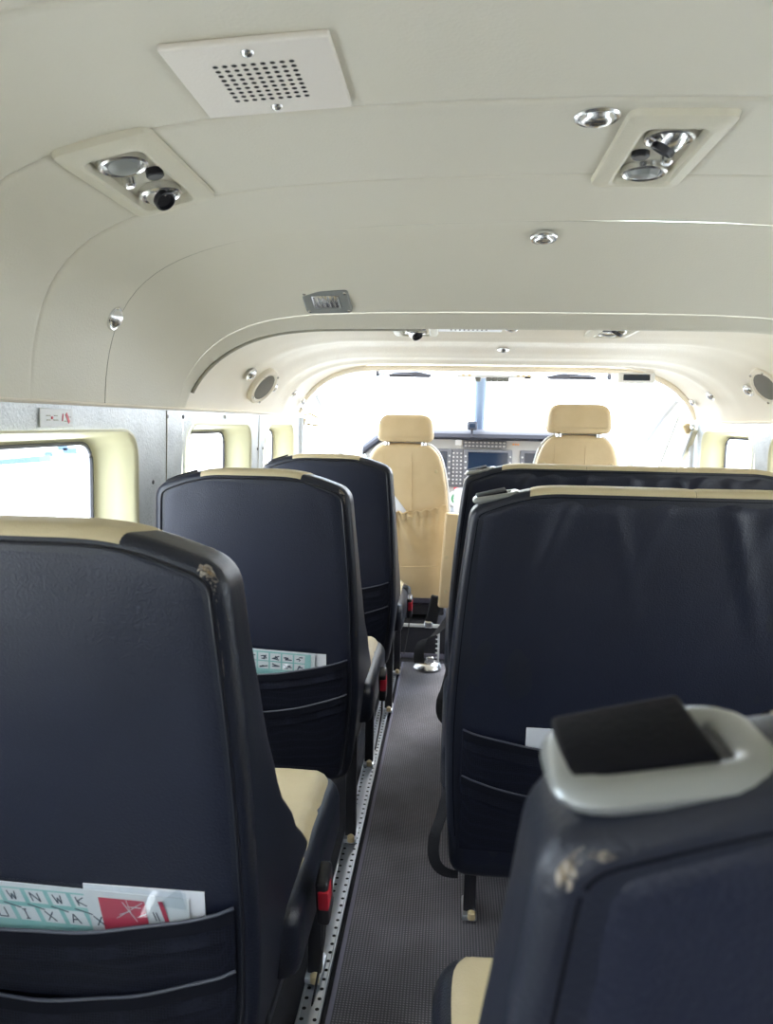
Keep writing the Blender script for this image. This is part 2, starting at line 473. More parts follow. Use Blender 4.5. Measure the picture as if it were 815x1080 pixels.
# ------------------------------------------------------------------ passenger seats
LEAN = .10
ZT, ZB = 1.003, .205
def yb(z): return LEAN*(ZT-z)/(ZT-ZB)
TS = [(.18,.26),(.30,.33),(.42,.35),(.52,.25),(.63,.16),(.75,.115),(.88,.095),(1.01,.09)]
def back_outline(wt, wb, bench=None):
    if bench is None:
        R = [(wb-.03,ZB,.05),(wb,ZB+.22,.12),(wt+.018,.72,.12),(wt,ZT-.040,.032),(wt-.11,ZT,.06)]
        return rpoly([(-x,z,r) for x,z,r in R]+R[::-1])
    W = bench; L = [(.022,ZB-.062,.045),(.0,.45,.15),(.018,.76,.12),(.040,ZT-.042,.024),(.15,ZT,.06)]
    return rpoly(L+[(W-x,z,r) for x,z,r in L[::-1]])
def body_mesh(P, rb=.022, rf=.035, T=TS):
    loops = []
    for k in range(7):
        a = k/6*PI/2; loops.append((rb*(1-math.sin(a)), rb*(1-math.cos(a)), 0))
    for k in range(1, 4): loops.append((0, k/4, 1))
    for k in range(7):
        a = k/6*PI/2; loops.append((rf*(1-math.cos(a)), rf*(1-math.sin(a)), 2))
    rows = []
    for ins, y, md in loops:
        Q = inset(P, ins); r = []
        for (x, z), (x0, z0) in zip(Q, P):
            t = lerpt(T, z0)
            yy = y if md == 0 else (rb+(t-rf-rb)*y if md == 1 else t-y)
            r.append((x, yb(z)+yy, z))
        rows.append(r)
    bm = NB(); vs = grid(bm, rows, closed=True)
    bm.faces.new(vs[0]); bm.faces.new(vs[-1][::-1])
    return bm
def panel_mesh(P, ins, nx, nz, puff=.006, wr=None, edge=.03, y0=.0015):
    Q = inset(P, ins); zlo = min(p[1] for p in Q)+.001; zhi = max(p[1] for p in Q)-.0008
    rows = []
    for j in range(nz+1):
        v = j/nz; v = .5-.5*math.cos(PI*v)
        z = zlo+(zhi-zlo)*v; a, b = span(Q, z); r = []
        for i in range(nx+1):
            u = .5-.5*math.cos(PI*i/nx); u = .35*u+.65*i/nx; x = a+(b-a)*u
            e = min(x-a, b-x, zhi-z+.0, z-zlo); e = max(0, min(1, e/edge)); s = math.sin(e*PI/2)
            y = yb(z)+y0-puff*s
            if wr: y -= wr(x, z)*s
            r.append((x, y, z))
        rows.append(r)
    bm = NB(); grid(bm, rows); return bm
def pipe_path(P, ins, zmin, off=-.001):
    Q = inset(P, ins); Q = [q for q in Q]
    i0 = min(range(len(Q)), key=lambda i: (Q[i][1] > zmin, Q[i][0]))  # a low left point
    Q = Q[i0:]+Q[:i0]
    Q = [q for q in Q if q[1] >= zmin]
    return [(x, yb(z)+off, z) for x, z in Q]
def topz(P, x):
    zs_ = []
    for i in range(len(P)):
        p, q = P[i-1], P[i]
        if (p[0]-x)*(q[0]-x) <= 0 and p[0] != q[0]: zs_.append(p[1]+(q[1]-p[1])*(x-p[0])/(q[0]-p[0]))
    return max(zs_)
def cap_mesh(P, a, b, zt=ZT, off=.0022, T=.09, rb=.022, rf=.035, slant=0, sl=None, fl=-.3):
    sa, sb = sl if sl else (slant, slant)
    secs = [(-.010, 0-.0005)]
    prof = []
    # (y, z drop) of body section, offset outwards
    for k in range(0, 9):
        g = (.22+.78*k/8)*PI/2; prof.append((rb*(1-math.cos(g)), rb*(1-math.sin(g)), -math.cos(g), math.sin(g)))
    for k in range(1, 4): prof.append((rb+(T-rb-rf)*k/4, 0, 0, 1))
    for k in range(0, 9):
        g = k/8*PI/2; prof.append((T-rf*(1-math.sin(g)), rf*(1-math.cos(g)), math.sin(g), math.cos(g)))
    prof.append((T, rf+.04, 1, 0))
    rows = []; n = max(8, int((b-a)/.012))
    for i in range(n+1):
        u = i/n; x = a+(b-a)*u
        e = min(u, 1-u)*(b-a); p = off*min(1, fl+(1-fl)*math.sqrt(max(0, e)/.008)) if e < .008 else off
        p += .0012*math.sin(PI*u)
        r = []
        for (y, d, ny, nz) in prof:
            xx = x+(sa+(sb-sa)*u)*(y/T-.1); z = topz(P, xx)-d
            r.append((xx, yb(z)+y+ny*p, z+nz*p))
        rows.append(r)
    bm = NB(); grid(bm, rows); return bm
def pocket(par, xa, xb, ztop_l, ztop_r, sag, zbot, P, name='pocket', bulge=.016, pm='greypiping'):
    rows = []; nx, nz = 26, 12; Q = inset(P, .026); top = []
    for j in range(nz+1):
        v = j/nz; r = []
        for i in range(nx+1):
            u = i/nx
            zt = ztop_l+(ztop_r-ztop_l)*u - sag*math.sin(PI*u)**.9
            z = zbot+(zt-zbot)*v
            a, b = span(Q, max(ZB+.04, z)); a = max(a, xa) if xa is not None else a; b = min(b, xb) if xb is not None else b
            x = a+(b-a)*u
            e = math.sin(PI*u)**.3 if 0 < u < 1 else 0
            y = yb(z)-.006-bulge*e*(.35+.65*v) - .0015*math.sin(u*19+z*30)*e*v
            r.append((x, y, z))
        rows.append(r)
    top = rows[-1]
    bm = NB(); grid(bm, rows)
    rows2 = [[(p[0], p[1]+.003, p[2]) for p in top], [(p[0], p[1]+.0032, p[2]-.04) for p in top]]
    grid(bm, [top]+rows2)
    o = obj(name, bm, 'pocket', par, ang=60)
    bm = NB(); tube(bm, [(p[0], p[1]-.0005, p[2]) for p in top], .0022, 6)
    obj('piping', bm, pm, o)
    # elastic band under the edge
    bm = NB(); rr = rows[-1]; r2 = [(p[0], p[1]-.0012, p[2]-.002) for p in rr]; r3 = [(p[0], p[1]-.0012, p[2]-.018) for p in rr]
    grid(bm, [r2, r3]); obj('hem_band', bm, 'hem', o)
    return o
def project(bm, bvh, off=.0012):
    for v in bm.verts:
        lift = v.co.y  # stored lift
    return
def patch(par, bvh, c, r, name, m, label=None, lift=.0015, stretch=1, seed=0):
    rnd = random.Random(seed); n = 22; ph = [rnd.uniform(0, 6) for _ in range(4)]
    rows = []
    for k in range(1, 5):
        ring = []
        for i in range(n):
            a = 2*PI*i/n
            R = r*k/4*(1+.18*math.sin(2*a+ph[0])+.12*math.sin(3*a+ph[1])+.08*math.sin(5*a+ph[2]))
            ring.append((c[0]+R*math.cos(a), c[1]-.01, c[2]+R*stretch*math.sin(a)))
        rows.append(ring)
    bm = NB(); vs = grid(bm, rows, closed=True); bm.faces.new(vs[0])
    ks = {}
    for k, ring in enumerate(vs):
        for v in ring: ks[v] = k
    for v in bm.verts:
        loc, nor, _, _ = bvh.find_nearest(v.co)
        if loc is not None:
            if nor.dot(v.co-loc) < 0: nor = -nor
            l = lift if ks[v] < 3 else lift*.1
            v.co = loc+nor*(l+.0004*math.sin(v.co.x*3000+v.co.z*2000))
    return obj(name, bm, m, par)
def cushion(par, x0, x1, y0, y1, z0, z1, seams=(.33,.66), name='seat_cushion'):
    """black bolstered cushion with a tan top panel"""
    P = rpoly([(x0,y0,.04),(x1,y0,.04),(x1,y1,.07),(x0,y1,.07)], maxlen=.05)
    rows = []; R = .035
    for ins, z in [(.03,z0),(.005,z0+.012),(0,z0+.03)]+[(R*(1-math.cos(a)), z1-R*(1-math.sin(a))) for a in [k/6*PI/2 for k in range(7)]]:
        rows.append([(x, y, z) for x, y in inset(P, ins)])
    bm = NB(); vs = grid(bm, rows, closed=True); bm.faces.new(vs[0][::-1]); bm.faces.new(vs[-1])
    o = obj(name, bm, 'black', par)
    Q = inset(P, .014); ylo = min(p[1] for p in Q)+.002; yhi = max(p[1] for p in Q)-.001
    nx = max(16, int((x1-x0)/.015)); rows = []
    segs = max(1, round((x1-x0)/.45))
    for j in range(41):
        v = j/40; y = ylo+(yhi-ylo)*v
        a, b = span(Q, y); r = []
        for i in range(nx+1):
            u = i/nx; x = a+(b-a)*u
            e = min(x-a, b-x, yhi-y)/.03; e = max(0, min(1, e)); h = math.sin(e*PI/2)
            z = z1-.014+.028*h
            for s in seams: z -= .006*math.exp(-((v-s)/.012)**2)
            for s in range(1, segs): z -= .010*math.exp(-((u-s/segs)*(x1-x0)/.006)**2)
            z += .004*noise.noise(Vector((x*9, y*9, 1)))
            r.append((x, y, z))
        rows.append(r)
    bm = NB(); grid(bm, rows); t = obj('seat_panel', bm, 'tan', o, ang=60)
    bm = NB(); Qp = inset(P, .0125)
    tube(bm, [(x, y, z1-.013) for x, y in Qp], .003, 6, closed=True); obj('piping', bm, 'piping', o)
    return o
def legs(par, xs, ys):
    for x in xs:
        for y in ys:
            bm = NB(); box(bm, (x, y, .165), (.028,.024,.29), .004, 2)
            l = obj('leg', bm, 'blackplastic', par)
            bm = NB(); box(bm, (x, y+.01, .024), (.034,.075,.014), .004, 2)
            lathe(bm, [(.011,0),(.011,.016),(.006,.022),(0,.022)], 14, Matrix.Translation((x, y+.03, .026)))
            obj('track_fitting', bm, 'alu', l)
            bm = NB(); lathe(bm, [(.009,0),(.009,.014),(.004,.018),(0,.018)], 14, Matrix.Translation((x+.004, y-.028, .026)))
            obj('lock_knob', bm, 'gold', l)
    bm = NB()
    for y in ys: tube(bm, [(min(xs), y, .30), (max(xs), y, .30)], .014, 8)
    for x in xs: tube(bm, [(x, min(ys), .30), (x, max(ys), .30)], .014, 8)
    obj('seat_frame', bm, 'blackplastic', par)
def handle(par, cx, slope, ring='silverplastic', side=-1, flip=1):
    """recessed grab handle on the sloping shoulder: silver surround and black flap"""
    rot = Matrix.Rotation(slope, 3, 'Y'); zc = ZT-.020-.003
    o_ = Vector((cx, yb(zc)+.045, zc))
    def T(p): return tuple(o_ + rot @ Vector(p))
    path = rrect(.074*1.0, .056, .017, 6)
    bm = NB(); n = 10; rings = []
    N = len(path)
    for i, (u, v) in enumerate(path):
        a = Vector(path[i-1]); b = Vector(path[(i+1)%N]); d = (b-a).normalized(); nrm = Vector((d.y, -d.x))
        rings.append([bm.verts.new(T((u+nrm.x*.0100*math.cos(t), v+nrm.y*.0100*math.cos(t), .001+.0070*math.sin(t)))) for t in [2*PI*k/n for k in range(n)]])
    for i in range(N):
        A, B = rings[i], rings[(i+1)%N]
        for k in range(n): bm.faces.new((A[k], A[(k+1)%n], B[(k+1)%n], B[k]))
    h = obj('handle_surround', bm, ring, par)
    bm = NB(); f = [bm.verts.new(T((u*.95, v*.95, -.001))) for u, v in path]; bm.faces.new(f)
    obj('recess', bm, 'hole', h, smooth=False)
    bm = NB(); r2 = (rot @ Matrix.Rotation(math.radians(-3), 3, 'Y') @ Matrix.Rotation(math.radians(4), 3, 'X'))
    box(bm, T((-.009*flip, .004, .0080)), (.060,.056,.006), .003, 3, r2)
    f = obj('handle_flap', bm, 'flap', h)
    return h
def belt_loop(par, pts, w=.014):
    bm = NB(); tube(bm, pts, 0, 10, flat=(.0018, w), up=(.75,-.25,.55)); return obj('seat_belt', bm, 'webbing', par)
def buckle(par, x, y, z, tilt=.25):
    rot = Matrix.Rotation(tilt, 3, 'X')
    bm = NB(); box(bm, (x, y, z), (.020,.050,.085), .006, 3, rot)
    b = obj('buckle', bm, 'blackplastic', par)
    o = Vector((x, y, z))
    bm = NB(); box(bm, o+rot@Vector((.0028,-.0125,.012)), (.0165,.031,.036), .0025, 2, rot); obj('release_button', bm, 'red', b)
    bm = NB(); tube(bm, [o+rot@Vector((-.001,.0,-.03)), o+Vector((-.003,.012,-.09)), o+Vector((-.012,.03,-.15)), o+Vector((-.02,.02,-.2))], 0, 10, flat=(.002,.019), up=(0,1,0))
    obj('strap', bm, 'webbing', b)
    return b

def single_seat(X, Y, label, worn=1):
    s = thing('passenger_seat', label, 'seat', (X, Y, 0), 'single seats along the left wall')
    P = back_outline(.232, .254)
    bm = body_mesh(P, rb=.018); bvh = BVHTree.FromBMesh(bm)
    obj('backrest', bm, 'black', s)
    wr = lambda x, z: .0022*noise.noise(Vector((x*7+Y*3, z*5, Y)))+.0008*noise.noise(Vector((x*30, z*22, Y)))
    obj('back_panel', panel_mesh(P, .0195, 30, 46, .004, wr), 'blackpanel', s, ang=80)
    bm = NB(); tube(bm, pipe_path(P, .0182, ZB+.035), .0024, 6); obj('piping', bm, 'piping', s)
    obj('headrest_strip', cap_mesh(P, -.222+.100, .222-.098, rb=.018, sl=(-.02,.035)), 'tan', s, ang=80)
    handle(s, -.222+.055, math.radians(-15), 'blackplastic', flip=1)
    pocket(s, None, None, .515, .545, .030, .40, P, bulge=.012)
    pocket(s, None, None, .42, .455, .040, .25, P, 'lower_pocket', bulge=.010)
    cushion(s, -.245, .272, .215, .66, .305, .425)
    legs(s, (-.20, .226), (.165, .60))
    buckle(s, .292, .31, .395)
    if worn:
        patch(s, bvh, (0.2255, .0, .967), .0150*worn, 'worn_patch', 'worn', lift=.0028, stretch=1.3, seed=3)
        patch(s, bvh, (0.2265, .0, .970), .0088*worn, 'exposed_foam', 'foam', lift=.0045, seed=9)
        patch(s, bvh, (0.2260, .0, .940), .0060*worn, 'worn_patch', 'worn', lift=.0022, stretch=2.4, seed=5)
        patch(s, bvh, (0.2280, .0, .905), .0022*worn, 'worn_patch', 'worn', stretch=8, seed=6)
        patch(s, bvh, (0.2310, .0, .86), .0016*worn, 'worn_patch', 'worn', stretch=14, seed=7)
    return s
sA = single_seat(-.468, .745, 'nearest black leather single seat at bottom left with large worn spot on its shoulder', 1.15)
sB = single_seat(-.464, 1.676, 'black leather single seat in the second row on the left, leaflets in its back pocket', .7)
sC = single_seat(-.440, 2.57, 'black leather single seat farthest forward on the left, empty back pocket, behind tan crew seat', 0)

def bench_seat(Y, label, cuts, worn=0, x0=.0):
    W = 1.065
    s = thing('bench_seat', label, 'seat', (x0, Y, 0), 'bench seats along the right wall')
    P = back_outline(0, 0, bench=W)
    bm = body_mesh(P, rb=.016); bvh = BVHTree.FromBMesh(bm)
    obj('backrest', bm, 'black', s)
    def wr(x, z):
        d = ZT-.03-z; f = math.exp(-max(0, d)/.13)
        a = 0
        for k, xo in enumerate((.22,.30,.40,.52,.60,.66,.72,.80,.88)):
            c = xo+(.5 if k % 2 else -.6)*d*.6
            a += (.006 if k % 3 else .010)*math.exp(-((x-c)/.016)**2)*f
        return a + .003*noise.noise(Vector((x*5+Y, z*4, Y)))+.001*noise.noise(Vector((x*26, z*18, Y)))
    obj('back_panel', panel_mesh(P, .0175, 110, 60, .005, wr, y0=.003), 'blackpanel', s, ang=80)
    bm = NB(); tube(bm, pipe_path(P, .0162, ZB+.03, .0012), .0016, 6); obj('piping', bm, 'groove', s)  # dark tube paints the shaded groove around the panel; benches have no piping
    for a, b in zip(cuts, cuts[1:]):
        obj('headrest_strip', cap_mesh(P, a+.0003, b-.0003, rb=.016, slant=.01, fl=.45), 'tan', s, ang=80)
    handle(s, .090, math.radians(-11), 'silverplastic')
    handle(s, W-.090, math.radians(11), 'silverplastic', flip=-1)
    for i in range(2):
        a = .036+i*(W/2-.036); b = a+W/2-.036
        pocket(s, a+.004, b-.004, .50, .50, .035, .36, P, bulge=.012)
        pocket(s, a+.004, b-.004, .395, .395, .045, .22, P, 'lower_pocket', bulge=.010)
    cushion(s, -.004, W-.02, .13, .66, .305, .430)
    legs(s, (.07, W-.16), (.17, .60))
    belt_loop(s, bez((.02,.15,.36), (.005,.12,.28), (-.010,.10,.25), 5)[:-1]+bez((-.010,.10,.25), (-.030,.085,.16), (.040,.085,.165), 12))
    if worn:
        patch(s, bvh, (.040, .0, .957), .0125, 'worn_patch', 'worn', lift=.003, seed=2, stretch=1.1)
        patch(s, bvh, (.038, .0, .954), .0060, 'exposed_foam', 'foam', lift=.0045, seed=8, stretch=1.4)
        patch(s, bvh, (.060, .0, .962), .0060, 'worn_patch', 'worn', lift=.003, seed=12, stretch=.5)
    return s
bA = bench_seat(.262, 'black leather bench seat closest to the camera, large silver grab handle on its corner', (.138,.42,.66,.915), worn=1)
bB = bench_seat(1.40, 'black leather bench seat filling the middle right, wrinkled back beneath its tan top strip', (.150,.453,.70,.925), worn=0)
patch_ = None
bC = bench_seat(2.20, 'black leather bench seat farthest forward on the right, three tan segments along its top', (.150,.395,.65,.925))

# ------------------------------------------------------------------ crew seats
def crew_seat(X, Y, dz, label, hw=.132, arm=False, lowpocket=True):
    s = thing('pilot_seat', label, 'seat', (X, Y, 0), 'crew seats in the cockpit')
    zt = 1.03+dz; zb = .285
    P = rpoly([(-.215,zb,.03),(-.214,.62,.1),(-.195,.86+dz*.5,.12),(-.145,zt-.01,.09),(0,zt,.1),(.145,zt-.01,.09),(.195,.86+dz*.5,.12),(.214,.62,.1),(.215,zb,.03)])
    T = [(.2,.11),(.6,.10),(1.2,.08)]
    rows = []; rb, rf = .022, .03
    for k in range(6):
        a = k/5*PI/2; rows.append([(x, rb*(1-math.cos(a))+.06*(zt-z), z) for x, z in inset(P, rb*(1-math.sin(a)))])
    for k in range(6):
        a = k/5*PI/2; rows.append([(x, .09-rf*(1-math.sin(a))+.06*(zt-z), z) for x, z in inset(P, rf*(1-math.cos(a)))])
    bm = NB(); vs = grid(bm, rows, closed=True); bm.faces.new(vs[0]); bm.faces.new(vs[-1][::-1])
    obj('backrest', bm, 'crewtan', s)
    # pale edge welt
    Q = inset(P, -.003)
    bm = NB(); pts = [(x, .05+.06*(zt-z), z) for x, z in Q if z > zb+.03]
    i0 = min(range(len(pts)), key=lambda i: (pts[i][2], pts[i][0] > 0)); 
    tube(bm, pts, .007, 8); obj('welt', bm, 'whitepaint', s)['label'] = 'pale welt around the backrest'
    # vertical seam
    bm = NB(); tube(bm, [(.03+.01*k/10, -.001+.06*(zt-(zt-.05-.5*k/10)), zt-.05-.5*k/10) for k in range(11)], .0018, 6)
    tube(bm, [(-.10, -.001+.06*(zt-(zt-.05-.5*k/10)), zt-.05-.5*k/10) for k in range(11)], .0018, 6)
    obj('seam', bm, 'crewtan', s)
    for bx, bz in ((.145, .90+dz),(-.145,.90+dz),(.16,.52),(.17,.36)):
        bm = NB(); lathe(bm, [(0,.004),(.006,.0035),(.008,.001),(.008,0)], 14, Matrix.Translation((bx, .06*(zt-bz)-.0005, bz)) @ Matrix.Rotation(PI/2, 4, 'X'))
        obj('snap_button', bm, 'gold', s)
    # ruched map pocket
    rows = []; top = []
    for j in range(23):
        v = j/22; r = []
        for i in range(61):
            u = i/60; x = -.195+.39*u
            ztp = .70+dz*.5+.03*(u-.5)**2*4+.012*u
            z = zb+.012+(ztp-zb-.012)*v
            f = v**1.5
            y = .06*(zt-z)-.012-.020*math.sin(PI*u)**.6*(.3+.7*v)
            th = math.atan2(x+.06, ztp+.03-z); rr = math.hypot(x+.06, ztp+.03-z)
            y -= f*(.017*math.sin(th*13+noise.noise(Vector((x*6, z*6, 4)))*3))*min(1, rr/.03)*math.exp(-rr/.30)*math.sin(PI*u)**.4
            y -= .004*f*math.sin(u*70)*math.sin(PI*u)**.4*(1 if v > .85 else (v/.85)**6)
            y -= .009*noise.noise(Vector((x*7+z*5, z*9, 2)))*math.sin(PI*u)**.3
            r.append((x, y, z+f*.004*math.sin(u*60)))
        rows.append(r)
    bm = NB(); grid(bm, rows+[[(p[0], p[1]+.004, p[2]-.002) for p in rows[-1]], [(p[0], p[1]+.006, p[2]-.03) for p in rows[-1]]])
    pk = obj('map_pocket', bm, 'crewtan', s, ang=80)
    bm = NB(); tube(bm, [(p[0], p[1]-.001, p[2]) for p in rows[-1]], .004, 6); obj('elastic_edge', bm, 'crewtan', pk)
    bm = NB(); r = rows[8]; tube(bm, [(p[0], p[1]-.0005, p[2]) for p in r], .0022, 5); obj('seam', bm, 'crewtan', pk)
    # headrest
    z0 = zt+.002; H = .128
    P = rpoly([(-hw,z0,.035),(-hw+.010,z0+H,.055),(hw-.010,z0+H,.055),(hw,z0,.035)], .02)
    rows = []
    for k in range(7):
        a = k/6*PI/2; rows.append([(x, -.014+.026*(1-math.cos(a)), z) for x, z in inset(P, .026*(1-math.sin(a)))])
    for k in range(7):
        a = k/6*PI/2; rows.append([(x, .095-.026*(1-math.sin(a)), z) for x, z in inset(P, .026*(1-math.cos(a)))])
    bm = NB(); vs = grid(bm, rows, closed=True); bm.faces.new(vs[0]); bm.faces.new(vs[-1][::-1])
    h = obj('headrest', bm, 'crewtan', s)
    for x in (-.085,.085):
        bm = NB(); lathe(bm, [(.007,-.03),(.007,.03)], 12, Matrix.Translation((x, .035, z0-.005)))
        lathe(bm, [(.0,-.018),(.014,-.018),(.014,-.004),(0,-.004)], 14, Matrix.Translation((x, .01, z0+.004)))
        obj('headrest_post', bm, 'chrome', h)
    # seat pan
    bm = NB(); box(bm, (0, .30, .31), (.46,.46,.12), .04, 4); obj('seat_cushion', bm, 'greycloth', s)
    bm = NB(); box(bm, (0, .27, .225), (.40,.40,.05), .01, 2); obj('seat_frame', bm, 'blackplastic', s)
    for x in (-.15,.15):
        for y in (.12,.40):
            bm = NB(); box(bm, (x, y, .105), (.03,.05,.21), .006, 2); obj('leg', bm, 'blackplastic', s)
    if arm:
        bm = NB(); box(bm, (.215, -.08, .50), (.066,.05,.44), .014, 4, Matrix.Rotation(math.radians(3), 3, 'Y'))
        a = obj('armrest', bm, 'crewtan', s)
        for z in (.36,.52):
            bm = NB(); lathe(bm, [(0,.003),(.006,.0025),(.008,0)], 12, Matrix.Translation((.205,-.106,z)) @ Matrix.Rotation(PI/2, 4, 'X')); obj('snap_button', bm, 'gold', a)
    return s
cp = crew_seat(-.214, 3.42, .0, 'tan leather crew seat on the left with ruched map pocket holding paper', arm=True)
cc = crew_seat(.548, 3.28, .055, 'tan leather crew seat on the right, mostly hidden behind the bench seats', hw=.140)

# ------------------------------------------------------------------ papers and leaflets
def quadbox(bm, A, B, Cc, D, th=.0012):
    """thin card with corner points A,B,C,D (ccw), thickness towards +y"""
    f = [Vector(p) for p in (A, B, Cc, D)]; b = [p+Vector((0, th, 0)) for p in f]
    vf = [bm.verts.new(p) for p in f]; vb = [bm.verts.new(p) for p in b]
    bm.faces.new(vf); bm.faces.new(vb[::-1])
    for i in range(4): bm.faces.new((vf[i], vb[i], vb[(i+1)%4], vf[(i+1)%4]))
def leaflet(name, label, cat, origin, w, h, ang, parts, group=None, base='whiteprint', th=.001):
    """flat card in its own plane: x right, z up; origin = lower left"""
    e = thing(name, label, cat, origin, group); e.rotation_mode = 'XYZ'; e.rotation_euler = (math.atan(LEAN/(ZT-ZB)), 0, 0)
    ca, sa = math.cos(ang), math.sin(ang)
    def L(u, v, y=0): return (u*ca-v*sa, y+.13*0, u*sa+v*ca)
    bm = NB(); quadbox(bm, L(0,0), L(w,0), L(w,h), L(0,h), th); obj('sheet', bm, base, e, smooth=False)
    for nm, m, polys in parts:
        bm = NB()
        for i, poly in enumerate(polys):
            vs = [bm.verts.new(L(u, v, -.0005-.0001*(1 if nm != 'printed_ground' else 0)-(.0004 if nm not in ('printed_ground','picture_tile') else 0))) for u, v in poly]
            bm.faces.new(vs)
        obj(nm, bm, m, e, smooth=False)
    return e
def R4(u, v, w, h, sk=0): return [(u,v),(u+w,v),(u+w+sk,v+h),(u+sk,v+h)]
def stroke(u0, v0, u1, v1, t=.0012):
    d = Vector((u1-u0, v1-v0)); n = Vector((-d.y, d.x)).normalized()*t/2
    return [(u0+n.x, v0+n.y),(u0-n.x, v0-n.y),(u1-n.x, v1-n.y),(u1+n.x, v1+n.y)]
def glyph(k, u, v, s, sk):
    G = {'N':[(0,0,0,1),(0,1,.8,0),(.8,0,.8,1)],'W':[(0,1,.2,0),(.2,0,.4,.7),(.4,.7,.6,0),(.6,0,.8,1)],'X':[(0,0,.8,1),(0,1,.8,0)],
         'A':[(0,0,.4,1),(.4,1,.8,0),(.2,.4,.6,.4)],'K':[(0,0,0,1),(0,.5,.8,1),(0,.5,.8,0)],'I':[(.2,0,.6,0),(.4,0,.4,1),(.2,1,.6,1)],'U':[(0,1,0,0),(0,0,.8,0),(.8,0,.8,1)]}
    return [stroke(u+(a*s)+b*s*sk, v+b*s, u+c*s+d*s*sk, v+d*s, s*.13) for a, b, c, d in G[k]]
# near leaflet, in the nearest left seat's pocket
sk = -.35
tiles = [R4(.006+k*.029, .078, .023, .018, -.007) for k in range(5)]+[R4(.020+k*.031, .052, .025, .020, -.008) for k in range(5)]
ink = []
for k, g in enumerate('NWNWK'): ink += glyph(g, .010+k*.029, .081, .012, -.4)
for k, g in enumerate('UIXAX'): ink += glyph(g, .024+k*.031, .055, .013, -.4)
for k in range(4): ink.append(stroke(.03+k*.03, .076, .052+k*.03, .070, .0016))
line = [stroke(.172,.068,.205,.094,.0016), stroke(.180,.092,.198,.066,.0014), stroke(.186,.086,.203,.086,.0014), stroke(.176,.074,.190,.080,.0014), stroke(.198,.072,.212,.080,.0012), stroke(.184,.098,.190,.078,.001)]
leaf = leaflet('safety_leaflet', 'laminated teal and red leaflet in the back pocket of the nearest left seat', 'leaflet',
    (-.560, .745+yb(.4565)-.0075, .4565), .262, .104, math.radians(-1.5),
    [('printed_ground','teal',[[(0,0),(.150,0),(.132,.098),(0,.098)]]),
     ('picture_tile','whiteprint',tiles),
     ('drawing','ink',ink),
     ('emblem_square','redprint',[[(.164,.0),(.222,.0),(.207,.096),(.150,.096)]]),
     ('emblem_lines','whiteprint',line),
     ('orange_spot','orangeprint',[[(.002+.008*math.cos(a),.088+.004*math.sin(a)) for a in [2*PI*k/10 for k in range(10)]]]),
     ('red_strip','redprint',[[(.236,.058),(.241,.058),(.230,.098),(.224,.098)]]),
     ('small_print','ink',[stroke(.222+k*.004,.070,.2175+k*.004,.082,.0014) for k in range(2)])])
bm = NB(); quadbox(bm, (-.01,-.0025,-.002), (.272,-.0025,-.010), (.262,-.0025,.108), (-.01,-.0025,.112), .0004)
obj('clear_sleeve', bm, 'clear', leaf, smooth=False)
bm = NB(); quadbox(bm, (.225,-.003,.088), (.262,-.003,.085), (.256,-.003,.116), (.256,-.003,.116), .0004)
obj('sleeve_corner', bm, 'clear', leaf, smooth=False)
bm = NB(); box(bm, (0,0,0), (.15,.0012,.10), 0, 1, Matrix.Rotation(math.atan(LEAN/(ZT-ZB)), 3, 'X')); p = tag(obj('folded_paper', bm, 'paper', None, False, (-.352,.745+yb(.513)-.0042,.513)), 'plain white folded paper behind the near leaflet, in the nearest left seat pocket', 'paper')
# second row leaflet
tiles = [R4(.004+k*.030, .066, .026, .020) for k in range(5)]+[R4(.004+k*.030, .044, .026, .019) for k in range(5)]
ink = []
for k in range(10):
    u = .004+(k % 5)*.03; v = .066 if k < 5 else .044
    for q in range(4): ink.append(stroke(u+.003+random.random()*.01, v+.003+random.random()*.012, u+.012+random.random()*.012, v+.003+random.random()*.012, .0028))
l2 = leaflet('safety_leaflet', 'teal picture leaflet in the back pocket of the second left seat', 'leaflet', (-.495, 1.676+yb(.4725)-.0075, .4725), .175, .094, math.radians(-2.5),
    [('printed_ground','teal',[[(0,0),(.165,0),(.165,.090),(0,.090)]]), ('picture_tile','whiteprint',tiles), ('drawing','ink',ink)])
bm = NB(); quadbox(bm, (-.01,-.0025,-.002), (.180,-.0025,-.006), (.180,-.0025,.100), (-.01,-.0025,.102), .0004)
obj('clear_sleeve', bm, 'clear', l2, smooth=False)
bm = NB(); box(bm, (0,0,0), (.07,.0012,.09), 0, 1, Matrix.Rotation(math.atan(LEAN/(ZT-ZB)), 3, 'X')); tag(obj('folded_paper', bm, 'paper', None, False, (-.325,1.676+yb(.509)-.0042,.512)), 'small white paper sticking out beside the leaflet in the second left seat', 'paper')
bm = NB(); box(bm, (0,0,0), (.10,.0015,.10), 0, 1, Matrix.Rotation(math.atan(LEAN/(ZT-ZB)), 3, 'X')); tag(obj('folded_paper', bm, 'paper', None, False, (.217,1.40+yb(.463)-.0075,.463)), 'white paper corner standing in the pocket of the middle right bench', 'paper')
bm = NB(); box(bm, (0,0,0), (.10,.003,.13), .001, 1, Matrix.Rotation(math.radians(-38), 3, 'Y')); 
pp = tag(obj('folded_map', bm, 'paper', None, False, (-.262,3.42+.06*.33-.006,.705)), 'tilted pale map page sticking out of the tan crew seat pocket', 'paper')

